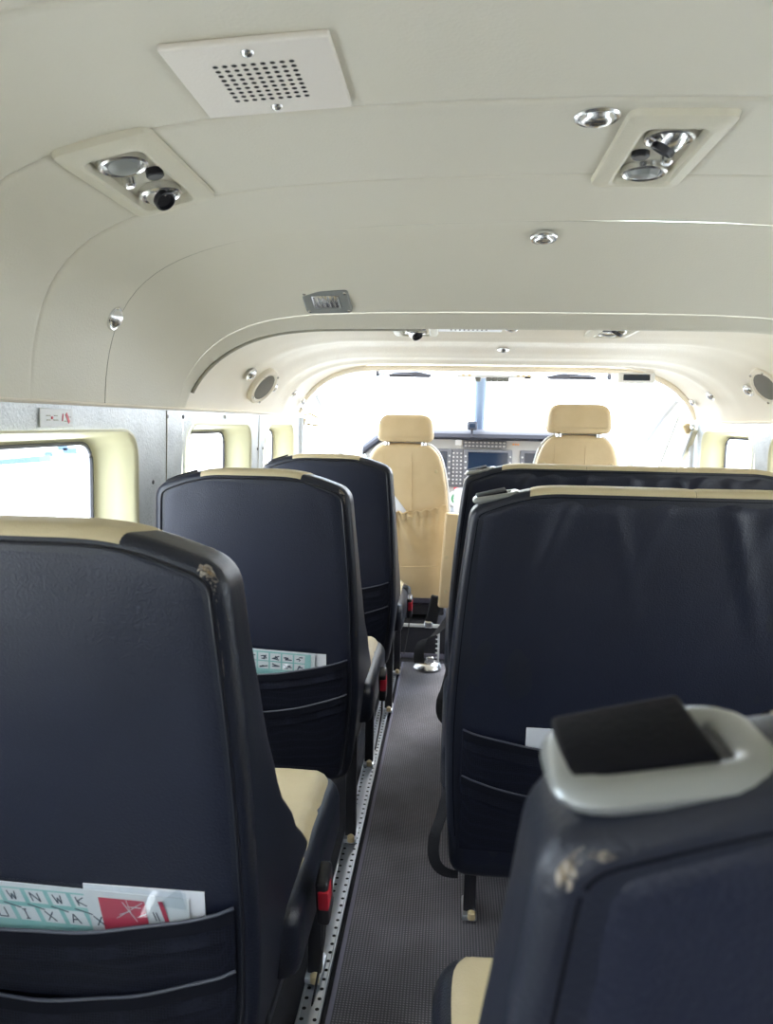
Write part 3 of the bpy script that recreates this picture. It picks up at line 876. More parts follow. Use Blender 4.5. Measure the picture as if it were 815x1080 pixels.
# ------------------------------------------------------------------ ceiling fittings
def frame(x, D, F=F1, dslope=0):
    """position and rotation (local -Z... +Z pointing into the cabin) on the headliner"""
    z = profz(x, F); e = .02
    dz = (profz(x+e, F)-profz(x-e, F))/(2*e)
    if abs(dz) > 50: dz = 50
    t = Vector((1, 0, dz)).normalized(); v = Vector((0, 1, dslope)).normalized()
    n = t.cross(v); n = n if n.z < 0 else -n          # into the cabin
    v2 = n.cross(t)
    m = Matrix((t, v2, n)).transposed()
    return Vector((x, D, EYE+z)), m.to_quaternion()
def to_side(x, D, z, F, nrm):
    n = Vector(nrm).normalized(); v = Vector((0,1,0)); t = v.cross(n).normalized(); v2 = n.cross(t)
    return Vector((x, D, EYE+z)), Matrix((t, v2, n)).transposed().to_quaternion()
# speaker grille
loc, q = frame(-.225, .873)
g = thing('speaker_grille', 'square cream perforated grille plate screwed to the near ceiling', 'grille', loc, rot=q)
bm = NB(); box(bm, (0,0,.004), (.180,.170,.008), .0025, 3); obj('plate', bm, 'plate', g)
bm = NB()
for i in range(9):
    for j in range(9): lathe(bm, [(0,0),(.0032,0)], 10, Matrix.Translation(((i-4)*.0105, (j-4)*.0105, .0083)))
obj('perforation', bm, 'hole', g, smooth=False)['kind'] = 'stuff'
for v in (-.066,.066):
    bm = NB(); lathe(bm, [(0,.004),(.003,.0038),(.0062,.002),(.0075,0)], 16, Matrix.Translation((0, v, .008))); obj('screw', bm, 'chrome', g)
def psu(x, D, rz, label, F=F1, small=1):
    loc, q = frame(x, D, F)
    p = thing('overhead_service_unit', label, 'overhead light and air unit', loc, 'overhead passenger units', rot=q @ Matrix.Rotation(rz, 3, 'Z').to_quaternion())
    W, H = .140, .285
    rows = []
    for w, h, r, z in ((W,H,.018,-.004),(W,H,.018,.003),(W-.004,H-.004,.017,.010),(W-.016,H-.016,.016,.014),(W-.046,H-.052,.018,.017),(W-.056,H-.062,.018,.015),(W-.060,H-.068,.018,.004),(W-.060,H-.068,.018,-.004)):
        rows.append([(a, b, z) for a, b in rrect(w, h, r, 6, .0, 0)])
    bm = NB(); vs = grid(bm, rows, closed=True); bm.faces.new(vs[-1]); obj('bezel', bm, 'beige', p, ang=30)
    bm = NB(); lathe(bm, [(.035,.004),(.034,.013),(.031,.015),(.028,.013),(.026,.006),(.020,.004)], 32, Matrix.Translation((0,-.068,0)))
    l = obj('reading_lamp', bm, 'chrome', p)
    bm = NB(); lathe(bm, [(.024,.008),(.020,.016),(.010,.019),(0,.020)], 28, Matrix.Translation((0,-.068,0)) @ Matrix.Rotation(.15, 4, 'X')); obj('lens', bm, 'lens', l)
    bm = NB(); lathe(bm, [(.013,.001),(.013,.010),(.011,.012),(0,.012)], 24, Matrix.Translation((-.021,-.005,0))); obj('call_button', bm, 'blackplastic', p)
    bm = NB(); lathe(bm, [(.010,.001),(.009,.016),(.006,.019),(0,.019)], 12, Matrix.Translation((.018,-.010,0))); obj('switch_knob', bm, 'chrome', p)
    bm = NB(); m4 = Matrix.Translation((0,.066,0))
    lathe(bm, [(.033,.002),(.033,.012),(.030,.014),(.027,.012),(.025,.004)], 32, m4)
    for k in range(8):
        a = 2*PI*k/8; tube(bm, [(.012*math.cos(a), .066+.012*math.sin(a), .016), (.027*math.cos(a), .066+.027*math.sin(a), .008)], .0025, 6)
    a = obj('air_vent', bm, 'chrome', p)
    mt = Matrix.Translation((0.004,.066,.004)) @ Matrix.Rotation(-.5, 4, 'Y') @ Matrix.Rotation(.3, 4, 'X')
    bm = NB(); lathe(bm, [(.022,-.005),(.021,.010),(.016,.018)], 28, mt); obj('eyeball', bm, 'chrome', a)
    bm = NB(); lathe(bm, [(.0165,.017),(.0165,.026),(.0145,.027),(.013,.020),(.0,.018)], 28, mt); obj('nozzle', bm, 'blackplastic', a)
    return p
psu(-.468, 1.108, PI, 'beige overhead unit with lamp and air vent on the near ceiling, left side')
psu(.281, 1.148, 0, 'beige overhead unit with lamp and air vent on the near ceiling, right side')
psu(-.12, 2.245, PI, 'small-looking overhead unit beyond the ceiling arch, beside the slotted vent', blend(F2,F2,0,.035))
psu(.46, 2.235, 0, 'small-looking overhead unit beyond the ceiling arch, right of the round lamps', blend(F2,F2,0,.035))
def dome(x, D, r, label, F=F1, name='round_lamp', cat='lamp', q=None, loc=None, dslope=0, grp=None):
    if q is None: loc, q = frame(x, D, F, dslope)
    e = thing(name, label, cat, loc, grp, rot=q)
    bm = NB(); lathe(bm, [(r,-.002),(r,.003),(r*.92,.0055),(r*.82,.005),(r*.78,.001)], 28); obj('ring', bm, 'chrome', e)
    bm = NB(); lathe(bm, [(r*.80,-.001)]+[(r*.76*math.cos(a), .003+r*.42*math.sin(a)) for a in [k/7*PI/2 for k in range(7)]]+[(0,.003+r*.42)], 28, Matrix.Rotation(.25, 4, 'X')); obj('eyeball', bm, 'chrome', e)
    return e
dome(.175, 1.03, .030, 'round chrome lamp on the near ceiling beside the right overhead unit')
dome(.176, 1.60, .028, 'small chrome lamp midway up the ceiling on a seam, above the fascia', F=blend(F1,F2,.10), dslope=-.15)
dome(.165, 2.25, .026, 'chrome lamp beyond the arch, between the slotted vent and right overhead unit', F=blend(F2,F2,0,.035))
dome(.175, 2.74, .022, 'farthest small chrome lamp in the middle of the forward ceiling', F=blend(F2,F2,0,.02))
def side_dome(x, D, z, r, label, nrm, **k):
    loc, q = to_side(x, D, z, F1, nrm); return dome(0, 0, r, label, q=q, loc=loc, name='air_vent', cat='air vent', **k)
side_dome(-.705, 1.515, .205, .026, 'chrome air vent alone on the near left side above the wall placard', (1,0,-.35))
side_dome(-.665, 2.42, .150, .024, 'round chrome air vent rearward of the left oval speaker', (1,0,-.9), grp='forward air vents')
side_dome(-.690, 2.83, .125, .022, 'round chrome air vent just forward of the left oval speaker', (1,0,-.8), grp='forward air vents')
side_dome(-.695, 3.22, .12, .020, 'third round air vent on the left side, before the grab handle', (1,0,-.8), grp='forward air vents')
side_dome(-.71, 3.49, .09, .018, 'last round air vent on the left side, right above the grab handle', (1,0,-.6), grp='forward air vents')
side_dome(1.055, 2.79, .14, .026, 'round chrome air vent on the right, beside the right round speaker', (-1,0,-.8), grp='forward air vents')
side_dome(1.062, 3.20, .135, .024, 'middle round air vent on the right side of the forward ceiling', (-1,0,-.8), grp='forward air vents')
side_dome(1.078, 3.48, .115, .020, 'small round air vent on the right side closest to the cockpit', (-1,0,-.8), grp='forward air vents')
def speaker(x, D, z, nrm, label):
    loc, q = to_side(x, D, z, F1, nrm)
    e = thing('oval_speaker', label, 'speaker', loc, 'oval speakers beyond the arch', rot=q)
    E = Matrix.Diagonal((1.15, 1.0, 1, 1))
    bm = NB(); lathe(bm, [(.060,-.035),(.062,.004),(.058,.010),(.050,.012),(.044,.007)], 36, E); obj('rim', bm, 'headliner2', e)
    bm = NB(); lathe(bm, [(.046,.006),(.035,.010),(0,.012)], 36, E); o = obj('grille_cloth', bm, 'speakercloth', e); o['label'] = 'grey grille'
    for a in (.5, 2.6, 4.2, 5.6):
        bm = NB(); lathe(bm, [(0,.015),(.004,.014),(.005,.011)], 10, Matrix.Translation((.052*1.22*math.cos(a), .052*.95*math.sin(a), 0))); obj('screw', bm, 'chrome', e)
speaker(-.675, 2.62, .120, (1,-.38,-.75), 'oval grey speaker on the left side beyond the ceiling arch')
speaker(1.040, 2.60, .145, (-1,-.38,-.75), 'oval grey speaker cut by the right edge of the photo')
# slotted vent on the forward ceiling
loc, q = frame(.04, 2.225, blend(F2,F2,0,.036))
e = thing('slotted_vent', 'cream slotted vent on the forward ceiling beside the left overhead unit', 'vent', loc, rot=q)
bm = NB(); box(bm, (0,0,.004), (.20,.17,.008), .002, 2); obj('plate', bm, 'whitepaint', e)
bm = NB()
for i in range(9): box(bm, ((i-4)*.013, 0, .0082), (.005,.09,.001))
obj('slot', bm, 'bezel', e, smooth=False)
# rectangular lamp on the fascia
t = .82; pz = profz(-.32, blend(F1, Fm, t**1.25)); D = 1.535+t*.42
loc = Vector((-.322, D, EYE+pz)); n = Vector((0,-.42,-1)).normalized(); t_ = Vector((1,0,.03)).normalized(); v2 = n.cross(t_)
q = Matrix((t_, v2, n)).transposed().to_quaternion()
e = thing('fascia_lamp', 'small grey rectangular lamp with clear lens on the ceiling fascia', 'lamp', loc, rot=q)
bm = NB(); rows = []
for w, h, r, z in ((.118,.105,.012,-.004),(.118,.105,.012,.004),(.112,.099,.010,.007),(.072,.058,.006,.007),(.068,.054,.006,.004)): rows.append([(a, b, z) for a, b in rrect(w, h, r)])
vs = grid(bm, rows, closed=True); obj('plate', bm, 'lens', e, ang=30)
bm = NB(); box(bm, (0,0,.004), (.068,.054,.004), .001, 2)
for k in range(6): tube(bm, [(-.03+k*.012,-.022,.006),(-.03+k*.012,.022,.006)], .003, 6)
obj('lens', bm, 'chrome', e)
for a, b in ((-.05,-.04),(.05,-.04),(-.05,.04),(.05,.04)):
    bm = NB(); lathe(bm, [(0,.010),(.004,.009),(.005,.006)], 10, Matrix.Translation((a, b, 0))); obj('screw', bm, 'chrome', e)
# wall placard
zc = -.003
e = thing('wall_placard', 'small white placard with red marks above the near left window', 'sign', (wallx(zc,-1)+.003, 1.335, EYE+zc))
bm = NB(); box(bm, (0,0,0), (.002,.115,.034), .0006, 1); obj('plate', bm, 'whitepaint', e)
bm = NB()
for p_, s_, a_ in (((.0014,-.018,.0),(.0008,.006,.005),0),((.0014,.038,.0),(.0008,.007,.020),.55),((.0014,.020,.001),(.0008,.003,.014),-.25)):
    bm = NB(); box(bm, p_, s_, 0, 1, Matrix.Rotation(a_, 3, 'X')); obj('red_mark', bm, 'red', e, smooth=False)
bm = NB()
for y, z, w in ((-.03,.004,.014),(-.03,-.004,.012),(-.005,.004,.012),(-.005,-.004,.016),(.030,-.006,.010),(.046,.002,.008)): box(bm, (.0014,y,z), (.0008,w,.0016))
obj('grey_line', bm, 'seam', e, smooth=False)
for (x, y) in ((-.724,2.36),):
    bm = NB(); box(bm, (0,0,0), (.002,.05,.012), .0004, 1); tag(obj('small_placard', bm, 'whitepaint', None, False, (wallx(.008,-1)+.004, 2.40, EYE+.008)), 'tiny white strip placard above the second left window', 'sign')

# ------------------------------------------------------------------ cockpit
RX = 2*XC
def mx(x): return RX-x
# roof edge / forward frame arch
bm = NB(); tube(bm, [(x, 3.57, EYE+z+.012) for x, z in F2], .016, 8); struct('trim_10', bm, 'headliner2')
# door posts at the end of the cabin wall
for side, nm in ((-1,'trim_11'),(1,'trim_12')):
    bm = NB(); x = wallx(0, side)
    grid(bm, [[(wallx(z, side), 3.53, EYE+z), (wallx(z, side)+side*.03, 3.56, EYE+z)] for z in zs]); struct(nm, bm, 'greyframe')
# lower cockpit side walls, sills, footwell floor, firewall
bm = NB()
for side in (-1, 1):
    rr = []
    for D, w, zt in ((3.53,1,-.30),(3.9,.99,-.30),(4.3,.93,-.28),(4.7,.80,-.25),(5.1,.62,-.22)):
        hw = .93*w
        rr.append([(XC+side*hw*a, D, EYE+z) for a, z in ((.80,-1.12),(.93,-.8),(1.0,-.5),(1.0,zt))])
    grid(bm, rr)
struct('wall_front', bm, 'greyframe')
bm = NB(); box(bm, (XC, 4.3, -.012), (1.5,1.5,.02)); struct('floor', bm, 'darkcarpet', smooth=False)
bm = NB(); box(bm, (XC, 5.1, .40), (1.2,.04,.85)); struct('wall_front', bm, 'greyframe', smooth=False)
# pillars: windscreen edge posts and sills
def wp(side, x, D, z): return (XC+side*x, D, EYE+z)
for side, nm in ((-1,'trim_13'),(1,'trim_14')):
    bm = NB()
    tube(bm, [wp(side,.86,3.60,.14), wp(side,.865,3.85,.06), wp(side,.86,4.15,-.08), wp(side,.84,4.45,-.26)], .022, 8)
    tube(bm, [wp(side,.93,3.56,-.30), wp(side,.92,3.9,-.30), wp(side,.865,4.3,-.28), wp(side,.74,4.7,-.25), wp(side,.58,5.1,-.22)], .02, 8)
    tube(bm, [wp(side,.93,3.58,.02), wp(side,.935,3.585,-.30)], .018, 8)
    struct(nm, bm, 'greyframe')
bm = NB()
tube(bm, [(XC-.58,5.1,EYE-.22),(XC,5.2,EYE-.16),(XC+.58,5.1,EYE-.22)], .02, 8); struct('trim_15', bm, 'greyframe')
# windscreen centre post
bm = NB(); tube(bm, [(XC-.055, 3.66, EYE+.275), (XC-.050, 3.9, EYE+.21), (XC-.03, 4.5, EYE+.03), (XC-.0, 5.15, EYE-.18)], 0, 10, flat=(.034,.016)); struct('trim_16', bm, 'post')
# glass: two windscreen halves and two side windows
win_n = nwin
for side in (-1, 1):
    win_n += 1
    bm = NB()
    A = [wp(side,0,3.62,.28), wp(side,.3,3.62,.28), wp(side,.62,3.61,.245), wp(side,.80,3.60,.17)]
    B = [wp(side,0,4.3,.10), wp(side,.35,4.28,.09), wp(side,.68,4.18,.05), wp(side,.86,4.0,.0)]
    Cc = [wp(side,0,5.15,-.17), wp(side,.35,5.12,-.19), wp(side,.62,4.9,-.22), wp(side,.84,4.45,-.26)]
    grid(bm, [A, B, Cc]); o = obj('window_%d' % win_n, bm, 'glass'); o['kind'] = 'structure'
for side in (-1, 1):
    win_n += 1
    bm = NB()
    grid(bm, [[wp(side,.93,3.58,.02), wp(side,.90,3.85,.04), wp(side,.87,4.1,-.07)], [wp(side,.94,3.58,-.30), wp(side,.93,3.9,-.30), wp(side,.865,4.3,-.28)]])
    o = obj('window_%d' % win_n, bm, 'glass'); o['kind'] = 'structure'
# right door frame: slanted cream jamb with grey surround
e = thing('door_1', '', ''); del e['label']; del e['category']; e['kind'] = 'structure'
def slab(bm, pts, th):
    f = [bm.verts.new(p) for p in pts]; b = [bm.verts.new((p[0]+th, p[1], p[2])) for p in pts]; n = len(pts)
    bm.faces.new(f); bm.faces.new(b[::-1])
    for i in range(n): bm.faces.new((f[i], b[i], b[(i+1)%n], f[(i+1)%n]))
bm = NB(); slab(bm, [(1.095,3.50,EYE-.012),(1.095,3.72,EYE+.052),(1.095,4.05,EYE-.25),(1.095,3.74,EYE-.25)], .02); obj('jamb', bm, 'jamb', e, smooth=False)
bm = NB(); tube(bm, [(1.095,3.51,EYE-.005),(1.095,3.73,EYE+.06),(1.095,4.07,EYE-.25)], .007, 8)
tube(bm, [(1.09,3.51,EYE-.015),(1.09,3.74,EYE-.25)], .005, 6)
obj('frame', bm, 'greyframe', e)
# grab handles
def grab(side, label):
    e = thing('grab_handle', label, 'handle', (wallx(0, side)-side*.01, 3.60, EYE+.0), 'grab handles at the cockpit doors')
    s = -side
    bm = NB(); tube(bm, [(s*0,0,.03),(s*.04,.0,.035),(s*.085,.0,.012),(s*.075,0,-.02),(s*.02,0,-.015)], .006, 8); obj('bar', bm, 'gold', e)
    bm = NB(); box(bm, (s*.0,0,-.01), (.022,.03,.055), .008, 3, Matrix.Rotation(s*.3, 3, 'Y')); obj('bracket', bm, 'gold', e)
grab(-1, 'tan angular grab handle at the front end of the left wall')
bm = NB(); box(bm, (0,0,0), (.035,.03,.05), .010, 3, Matrix.Rotation(-.5, 3, 'Y')); tag(obj('door_latch', bm, 'gold', None, True, (1.085, 3.56, EYE+.0)), 'small tan latch at the front end of the right wall', 'latch')

# instrument panel
ip = thing('instrument_panel', 'grey cockpit instrument panel with dark displays beneath a black glareshield', 'instrument panel', (XC, 4.32, 0))
bm = NB(); box(bm, (0,.09,EYE-.27), (1.40,.12,.44), .02, 3); obj('fascia_panel', bm, 'dash', ip)
bm = NB(); rows = []
for k in range(15):
    u = -1+2*k/14; x = u*.71+.0; dz = -.03-.10*max(0,(abs(u)-.72)/.28)**2
    rows.append([(x, y+.05*abs(u), EYE+dz+z) for y, z in ((.02,-.062),(-.06,-.058),(-.075,-.045),(-.075,-.025),(-.06,-.012),(0,0),(.15,.0),(.45,-.06))])
grid(bm, rows); obj('glareshield', bm, 'glare', ip)
def screen(x, z, w, h, m='navyscreen', knobs=True):
    bm = NB(); box(bm, (x,.018,EYE+z), (w+.05,.03,h+.03), .006, 2); b = obj('display', bm, 'bezel', ip)
    bm = NB(); box(bm, (x,.001,EYE+z), (w,.006,h), .002, 1); obj('screen', bm, m, b)
    if knobs:
        bm = NB()
        for s in (-1,1):
            for k in range(5): box(bm, (x+s*(w/2+.013), .001, EYE+z-h*.35+k*h*.18), (.011,.008,.010), .002, 1)
        obj('button', bm, 'dash', b)
screen(.02, -.255, .23, .19); screen(.345, -.255, .23, .19); screen(-.33, -.255, .23, .19)
bm = NB(); box(bm, (.0,.02,EYE-.115), (.25,.025,.045), .004, 2); a = obj('audio_panel', bm, 'bezel', ip)
bm = NB()
for i in range(11):
    for j in range(2): box(bm, (-.11+i*.022, .005, EYE-.125+j*.02), (.013,.006,.008), .001, 1)
obj('button', bm, 'dash', a)
bm = NB(); box(bm, (-.155,.024,EYE-.255), (.085,.025,.22), .004, 2); a = obj('radio_panel', bm, 'bezel', ip)
bm = NB()
for i in range(3):
    for j in range(9): box(bm, (-.178+i*.022, .009, EYE-.345+j*.022), (.010,.006,.008), .001, 1)
obj('button', bm, 'dash', a)
bm = NB(); box(bm, (-.155,.008,EYE-.375), (.03,.008,.012), .002, 1); obj('warning_light', bm, 'red', a)
bm = NB(); box(bm, (-.15,.026,EYE-.108), (.04,.01,.032), .002, 1); obj('white_label', bm, 'whitepaint', ip)
bm = NB(); 
for k in range(3): box(bm, (.165+k*.014,.026,EYE-.112), (.009,.008,.010), .002, 1)
obj('annunciator', bm, 'orangeprint', ip)
bm = NB(); mg = Matrix.Translation((-.15,.024,EYE-.435)) @ Matrix.Rotation(PI/2, 4, 'X')
lathe(bm, [(.050,0),(.050,.012),(.042,.014),(.040,.008),(0,.008)], 30, mg); gg = obj('dial', bm, 'whitepaint', ip)
bm = NB(); lathe(bm, [(.034,.0095),(.030,.010),(.024,.0095)], 30, mg)
for k in range(8):
    a = 2*PI*k/8; tube(bm, [(-.15+.008*math.cos(a), .012, EYE-.435+.008*math.sin(a)), (-.15+.024*math.cos(a), .012, EYE-.435+.024*math.sin(a))], .002, 5)
obj('dial_face', bm, 'gauge', gg)
bm = NB(); box(bm, (-.02,.02,EYE-.62), (.30,.20,.5), .02, 2); obj('pedestal', bm, 'dash', ip)
bm = NB(); tube(bm, [(XC-.16*0-.46,4.30,EYE-.35),(XC-.46,4.15,EYE-.34)], .014, 8); tube(bm, [(XC-.58,4.13,EYE-.24),(XC-.57,4.13,EYE-.35),(XC-.46,4.14,EYE-.36),(XC-.35,4.13,EYE-.35),(XC-.34,4.13,EYE-.24)], .014, 8)
tag(obj('control_yoke', bm, 'blackplastic'), 'black control yoke hidden behind the left crew seat', 'control wheel')
# compass
e = thing('compass', 'small dark compass box beside the windscreen post above the glareshield', 'compass', (XC-.079, 4.22, EYE-.02))
bm = NB(); box(bm, (0,0,.012), (.056,.045,.050), .010, 3); obj('housing', bm, 'glare', e)
bm = NB(); box(bm, (0,0,-.025), (.012,.012,.05), .003, 2); obj('stalk', bm, 'glare', e)
bm = NB(); box(bm, (0,-.023,.012), (.036,.004,.024), .002, 1); obj('dial_window', bm, 'navyscreen', e)
# overhead switch console
e = thing('overhead_console', 'cream overhead switch console at the top of the windscreen post', 'console', (XC+.005, 3.66, EYE+.236))
bm = NB(); box(bm, (0,0,0), (.36,.12,.024), .008, 3); obj('housing', bm, 'whitepaint', e)
bm = NB()
for k, x in enumerate((-.10,-.035,.0,.035,.07)): box(bm, (x*.8,-.03,-.022), (.028,.035,.022), .006, 2)
obj('lamp_cluster', bm, 'lens', e)
bm = NB()
for x in (-.15,-.12,.11,.135,.16): box(bm, (x,-.062,-.004), (.012,.006,.010), .001, 1)
obj('switch', bm, 'gold', e)
bm = NB(); box(bm, (.155,-.05,-.012), (.03,.02,.012), .003, 2); obj('black_knob', bm, 'blackplastic', e)
# sun visors
def visor(x0, x1, label, s):
    e = thing('sun_visor', label, 'sun visor', ((x0+x1)/2, 3.70, EYE+.236), 'sun visors at the windscreen top')
    w = abs(x1-x0)
    bm = NB(); P = rpoly([(-w*.32,-.012,.004),(w*.42,-.014,.008),(w*.46,0,.006),(w*.2,.016,.01),(-w*.25,.008,.006)], .02)
    f = [bm.verts.new((s*x, -.008, z)) for x, z in P]; b = [bm.verts.new((s*x, .10, z+.012)) for x, z in P]
    bm.faces.new(f); bm.faces.new(b[::-1]); n = len(P)
    for i in range(n): bm.faces.new((f[i], f[(i+1)%n], b[(i+1)%n], b[i]))
    obj('shade', bm, 'blackplastic', e, ang=50)
    bm = NB(); tube(bm, [(-s*w*.5,-.01,0),(-s*w*.2,-.01,.0),(s*w*.1,-.01,0)], .0045, 8); obj('rod', bm, 'blackplastic', e)
    bm = NB(); box(bm, (-s*w*.5,-.01,.006), (.018,.02,.034), .004, 2); obj('bracket', bm, 'blackplastic', e)
visor(-.375, -.095, 'dark sun visor at the windscreen top above the left crew seat', 1)
visor(.435, .745, 'dark sun visor at the windscreen top above the right crew seat', -1)
# clock / display on the header
e = thing('header_clock', 'small black digital display in a white housing at the windscreen top right', 'clock', (.825, 3.50, EYE+.222))
bm = NB(); box(bm, (0,0,0), (.165,.03,.050), .008, 2); obj('housing', bm, 'whitepaint', e)
bm = NB(); box(bm, (.0,-.016,.002), (.118,.004,.028), .002, 1); obj('screen', bm, 'navyscreen', e)
# cockpit step box and floor hardware
bm = NB(); box(bm, (-.14, 3.60, .085), (.34,.30,.17), .01, 2)
o = tag(obj('floor_step', bm, 'darkcarpet'), 'low dark carpeted step box under the left crew seat at the aisle end', 'step')
bm = NB(); box(bm, (-.14, 3.447, .160), (.32,.012,.016), .003, 2); obj('metal_nosing', bm, 'whitepaint', o)
bm = NB(); box(bm, (-.14, 3.445, .012), (.34,.012,.024), .003, 2); obj('base_strip', bm, 'greycloth', o)
e = thing('belt_reel', 'chrome-footed crew harness reel with dark strap on the aisle floor', 'seat belt reel', (-.082, 3.27, .01))
bm = NB(); lathe(bm, [(0,0),(.062,0),(.066,.010),(.058,.026),(.036,.036),(0,.038)], 30); obj('foot', bm, 'chrome', e)
bm = NB(); tube(bm, bez((-.035,-.01,.02),(-.055,.0,.12),(.01,.02,.14),10)+bez((.02,.025,.145),(.07,.05,.18),(.115,.08,.26),8), 0, 10, flat=(.003,.026), up=(.7,-.2,.5)); obj('strap', bm, 'webbing', e)
bm = NB(); box(bm, (.012,-.015,.045), (.035,.03,.035), .008, 3); obj('reel', bm, 'chrome', e)
e = thing('crew_harness', 'brown harness strap end with chrome buckle under the left crew seat', 'harness', (-.055, 3.38, .20))
bm = NB(); box(bm, (-.005,-.0,.06), (.055,.018,.13), .007, 3, Matrix.Rotation(.2, 3, 'Y')); obj('strap', bm, 'webbing', e)
bm = NB(); box(bm, (-.030,-.008,-.012), (.040,.028,.035), .009, 3); obj('buckle', bm, 'chrome', e)
bm = NB(); box(bm, (.02,.02,-.12), (.010,.010,.20), .003, 2)
for k in range(8): lathe(bm, [(0,0),(.006,.0),(.006,.004),(0,.004)], 8, Matrix.Translation((.012,.012,-.2+k*.022)))
obj('lap_anchor', bm, 'whitepaint', e)
# dark cushion of the front left seat's belt buckle bulk
bm = NB(); box(bm, (-.178+.440,3.10-2.57,.36), (.045,.09,.13), .02, 4, Matrix.Rotation(-.5, 3, 'X')); obj('buckle_pouch', bm, 'blackplastic', sC)

# ------------------------------------------------------------------ outside
def ground():
    m = mat('concrete_apron', (.62,.62,.60), .9, noisecol=(.70,.70,.69), nscale=.6)
    return m
bm = NB(); box(bm, (0,0,-1.5), (160,160,.1)); struct('ground', bm, ground(), smooth=False)
def building(x, y, w, d, h, label, m='bluepaint'):
    e = thing('distant_hangar', label, 'building', (x, y, -1.45))
    bm = NB(); box(bm, (0,0,h/2), (w,d,h)); obj('wall', bm, m, e, smooth=False)
    bm = NB(); slab(bm, [(-w/2-.3,-d/2-.3,h),(-w/2-.3,d/2+.3,h),(-w/2-.3,0,h+h*.25)], w+.6); obj('roof', bm, 'whitepaint', e, smooth=False); return e
hb = building(-23.5, 40, 9, 4, 2.9, 'pale hangar with blue windows far outside the near left window', 'whitepaint')
for x, z, w_, h_ in ((2.75,2.05,.50,.42),(2.80,1.15,.55,.75),(3.2,.75,.75,.3),(2.0,.55,.45,.25),(-1.2,1.2,.6,.6),(-2.8,1.2,.6,.6)):
    bm = NB(); box(bm, (x,-2.02,z), (w_,.06,h_)); obj('window', bm, 'bluepaint', hb, smooth=False)
e = thing('parked_aircraft', 'white aircraft with blue wing parked beyond the near left window', 'aircraft', (-16.4, 24, -1.45))
bm = NB(); prof = [(0,-3.6),(.2,-3.3),(.42,-2.2),(.5,-.5),(.46,1),(.3,2.8),(.12,4),(0,4.1)]
lathe(bm, prof, 20, Matrix.Translation((-1.5,0,.95)) @ Matrix.Rotation(PI/2, 4, 'X')); obj('fuselage', bm, 'whitepaint', e)
bm = NB(); slab(bm, [(-2.2,-.8,.62),(-2.2,.4,.62),(-2.2,.4,.70),(-2.2,-.8,.70)], .01)
bm.free(); bm = NB()
P_ = [(-2.4,-.5,.60),(2.6,-.2,1.02),(2.6,.5,1.02),(-2.4,.7,.60)]
f_ = [bm.verts.new(p) for p in P_]; b_ = [bm.verts.new((p[0],p[1],p[2]+(.08 if p[0] < 0 else .22))) for p in P_]
bm.faces.new(f_[::-1]); bm.faces.new(b_)
for k_ in range(4): bm.faces.new((f_[k_], f_[(k_+1)%4], b_[(k_+1)%4], b_[k_]))
obj('wing', bm, 'bluepaint', e, smooth=False)
for p in ((-2.2,0,.25),(-.8,0,.25)):
    bm = NB(); tube(bm, [p, (p[0]*.7-.4, p[1], .8)], .05, 8); box(bm, (p[0],p[1],.2), (.14,.4,.4), .08, 2); obj('landing_gear', bm, 'whitepaint', e)

# ------------------------------------------------------------------ light
w = bpy.data.worlds.new('sky'); sc.world = w; w.use_nodes = True; nt = w.node_tree
bg = nt.nodes['Background']
tc = nt.nodes.new('ShaderNodeTexCoord'); n = nt.nodes.new('ShaderNodeTexNoise'); n.inputs['Scale'].default_value = 2.6; n.inputs['Detail'].default_value = 6
nt.links.new(tc.outputs['Generated'], n.inputs['Vector'])
r = nt.nodes.new('ShaderNodeValToRGB'); r.color_ramp.elements[0].position = .40; r.color_ramp.elements[1].position = .55
r.color_ramp.elements[0].color = (.62,.80,1,1); r.color_ramp.elements[1].color = (1,1,1,1)
nt.links.new(n.outputs['Fac'], r.inputs['Fac']); nt.links.new(r.outputs['Color'], bg.inputs['Color'])
bg.inputs['Strength'].default_value = 3.0
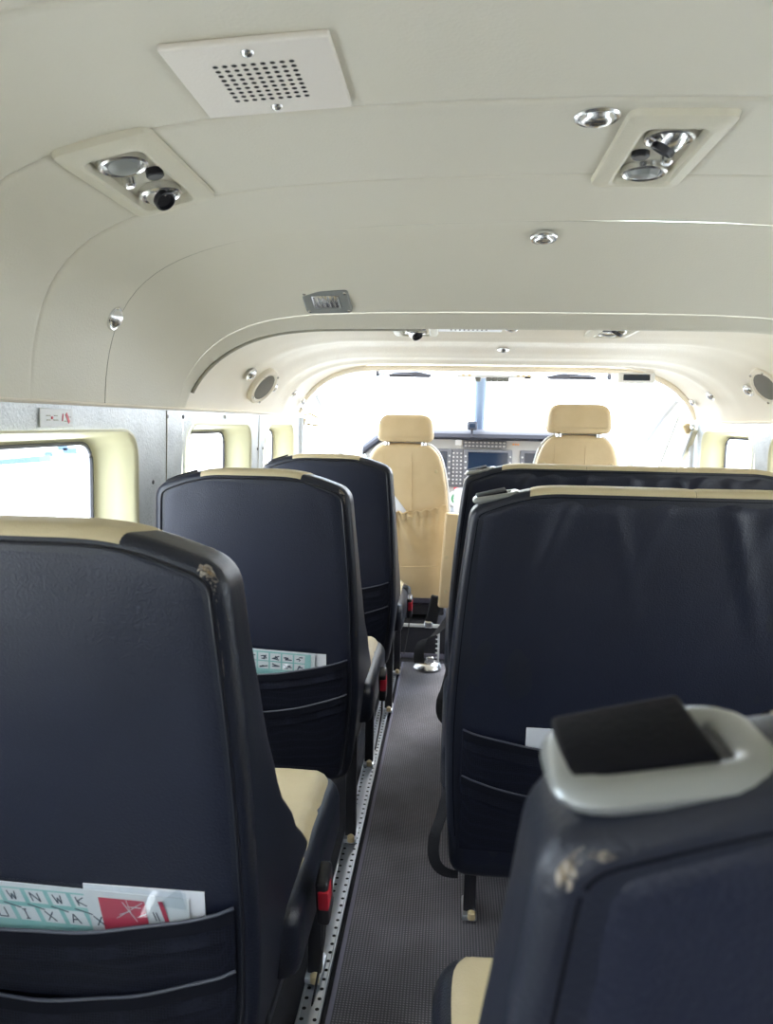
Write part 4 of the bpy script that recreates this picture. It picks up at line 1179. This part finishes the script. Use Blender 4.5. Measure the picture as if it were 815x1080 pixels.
# daylight portals at the openings
def portal(loc, rot, sx, sy):
    l = bpy.data.lights.new('daylight_portal', 'AREA'); l.shape = 'RECTANGLE'; l.size = sx*S; l.size_y = sy*S; l.cycles.is_portal = True
    o = bpy.data.objects.new('daylight_portal', l); C.objects.link(o); o.location = loc; o.rotation_euler = rot
portal((-.86,-.975,EYE-.25), (0,-PI/2,0), .56, .95)
for (a, b, zl, zh) in LW: portal((-.88,(a+b)/2,EYE+(zl+zh)/2), (0,-PI/2,0), .5, b-a)
for (a, b, zl, zh) in RW: portal((1.26,(a+b)/2,EYE+(zl+zh)/2), (0,PI/2,0), .5, b-a)
# overcast sun
l = bpy.data.lights.new('sun', 'SUN'); l.energy = 1.5; l.angle = math.radians(20); l.color = (1,.96,.9)
o = bpy.data.objects.new('sun', l); C.objects.link(o); o.rotation_euler = (math.radians(-38), math.radians(12), 0); o.location = (0,0,8)

# ------------------------------------------------------------------ camera
F = 780
Yc = Vector(((477-407.5)/F, -(447-540)/F, -1)).normalized()
Xc = Vector((1, -.019, 0)); Xc = (Xc - Yc*Xc.dot(Yc)).normalized(); Zc = Xc.cross(Yc)
cam = bpy.data.cameras.new('camera'); co = bpy.data.objects.new('camera', cam); C.objects.link(co)
R = Matrix((Xc, Yc, Zc))
co.matrix_world = Matrix.Translation((0,0,EYE)) @ R.to_4x4()
cam.sensor_fit = 'VERTICAL'; cam.sensor_height = 36; cam.sensor_width = 36; cam.lens = F/1080*36
cam.clip_start = .02; cam.clip_end = 500
cam.dof.use_dof = True; cam.dof.focus_distance = 1.75*S; cam.dof.aperture_fstop = 9
sc.camera = co

# ------------------------------------------------------------------ scale to metres
done = set()
for o in bpy.data.objects:
    o.location = o.location*S
    if o.type == 'MESH' and o.data.name not in done:
        done.add(o.data.name); o.data.transform(Matrix.Scale(S, 4))
sc.view_settings.view_transform = 'Standard'; sc.view_settings.look = 'None'; sc.view_settings.gamma = 1
sc.view_settings.use_curve_mapping = False
sc.view_settings.exposure = 1.93
sc.cycles.max_bounces = 12; sc.cycles.diffuse_bounces = 8; sc.cycles.transparent_max_bounces = 16
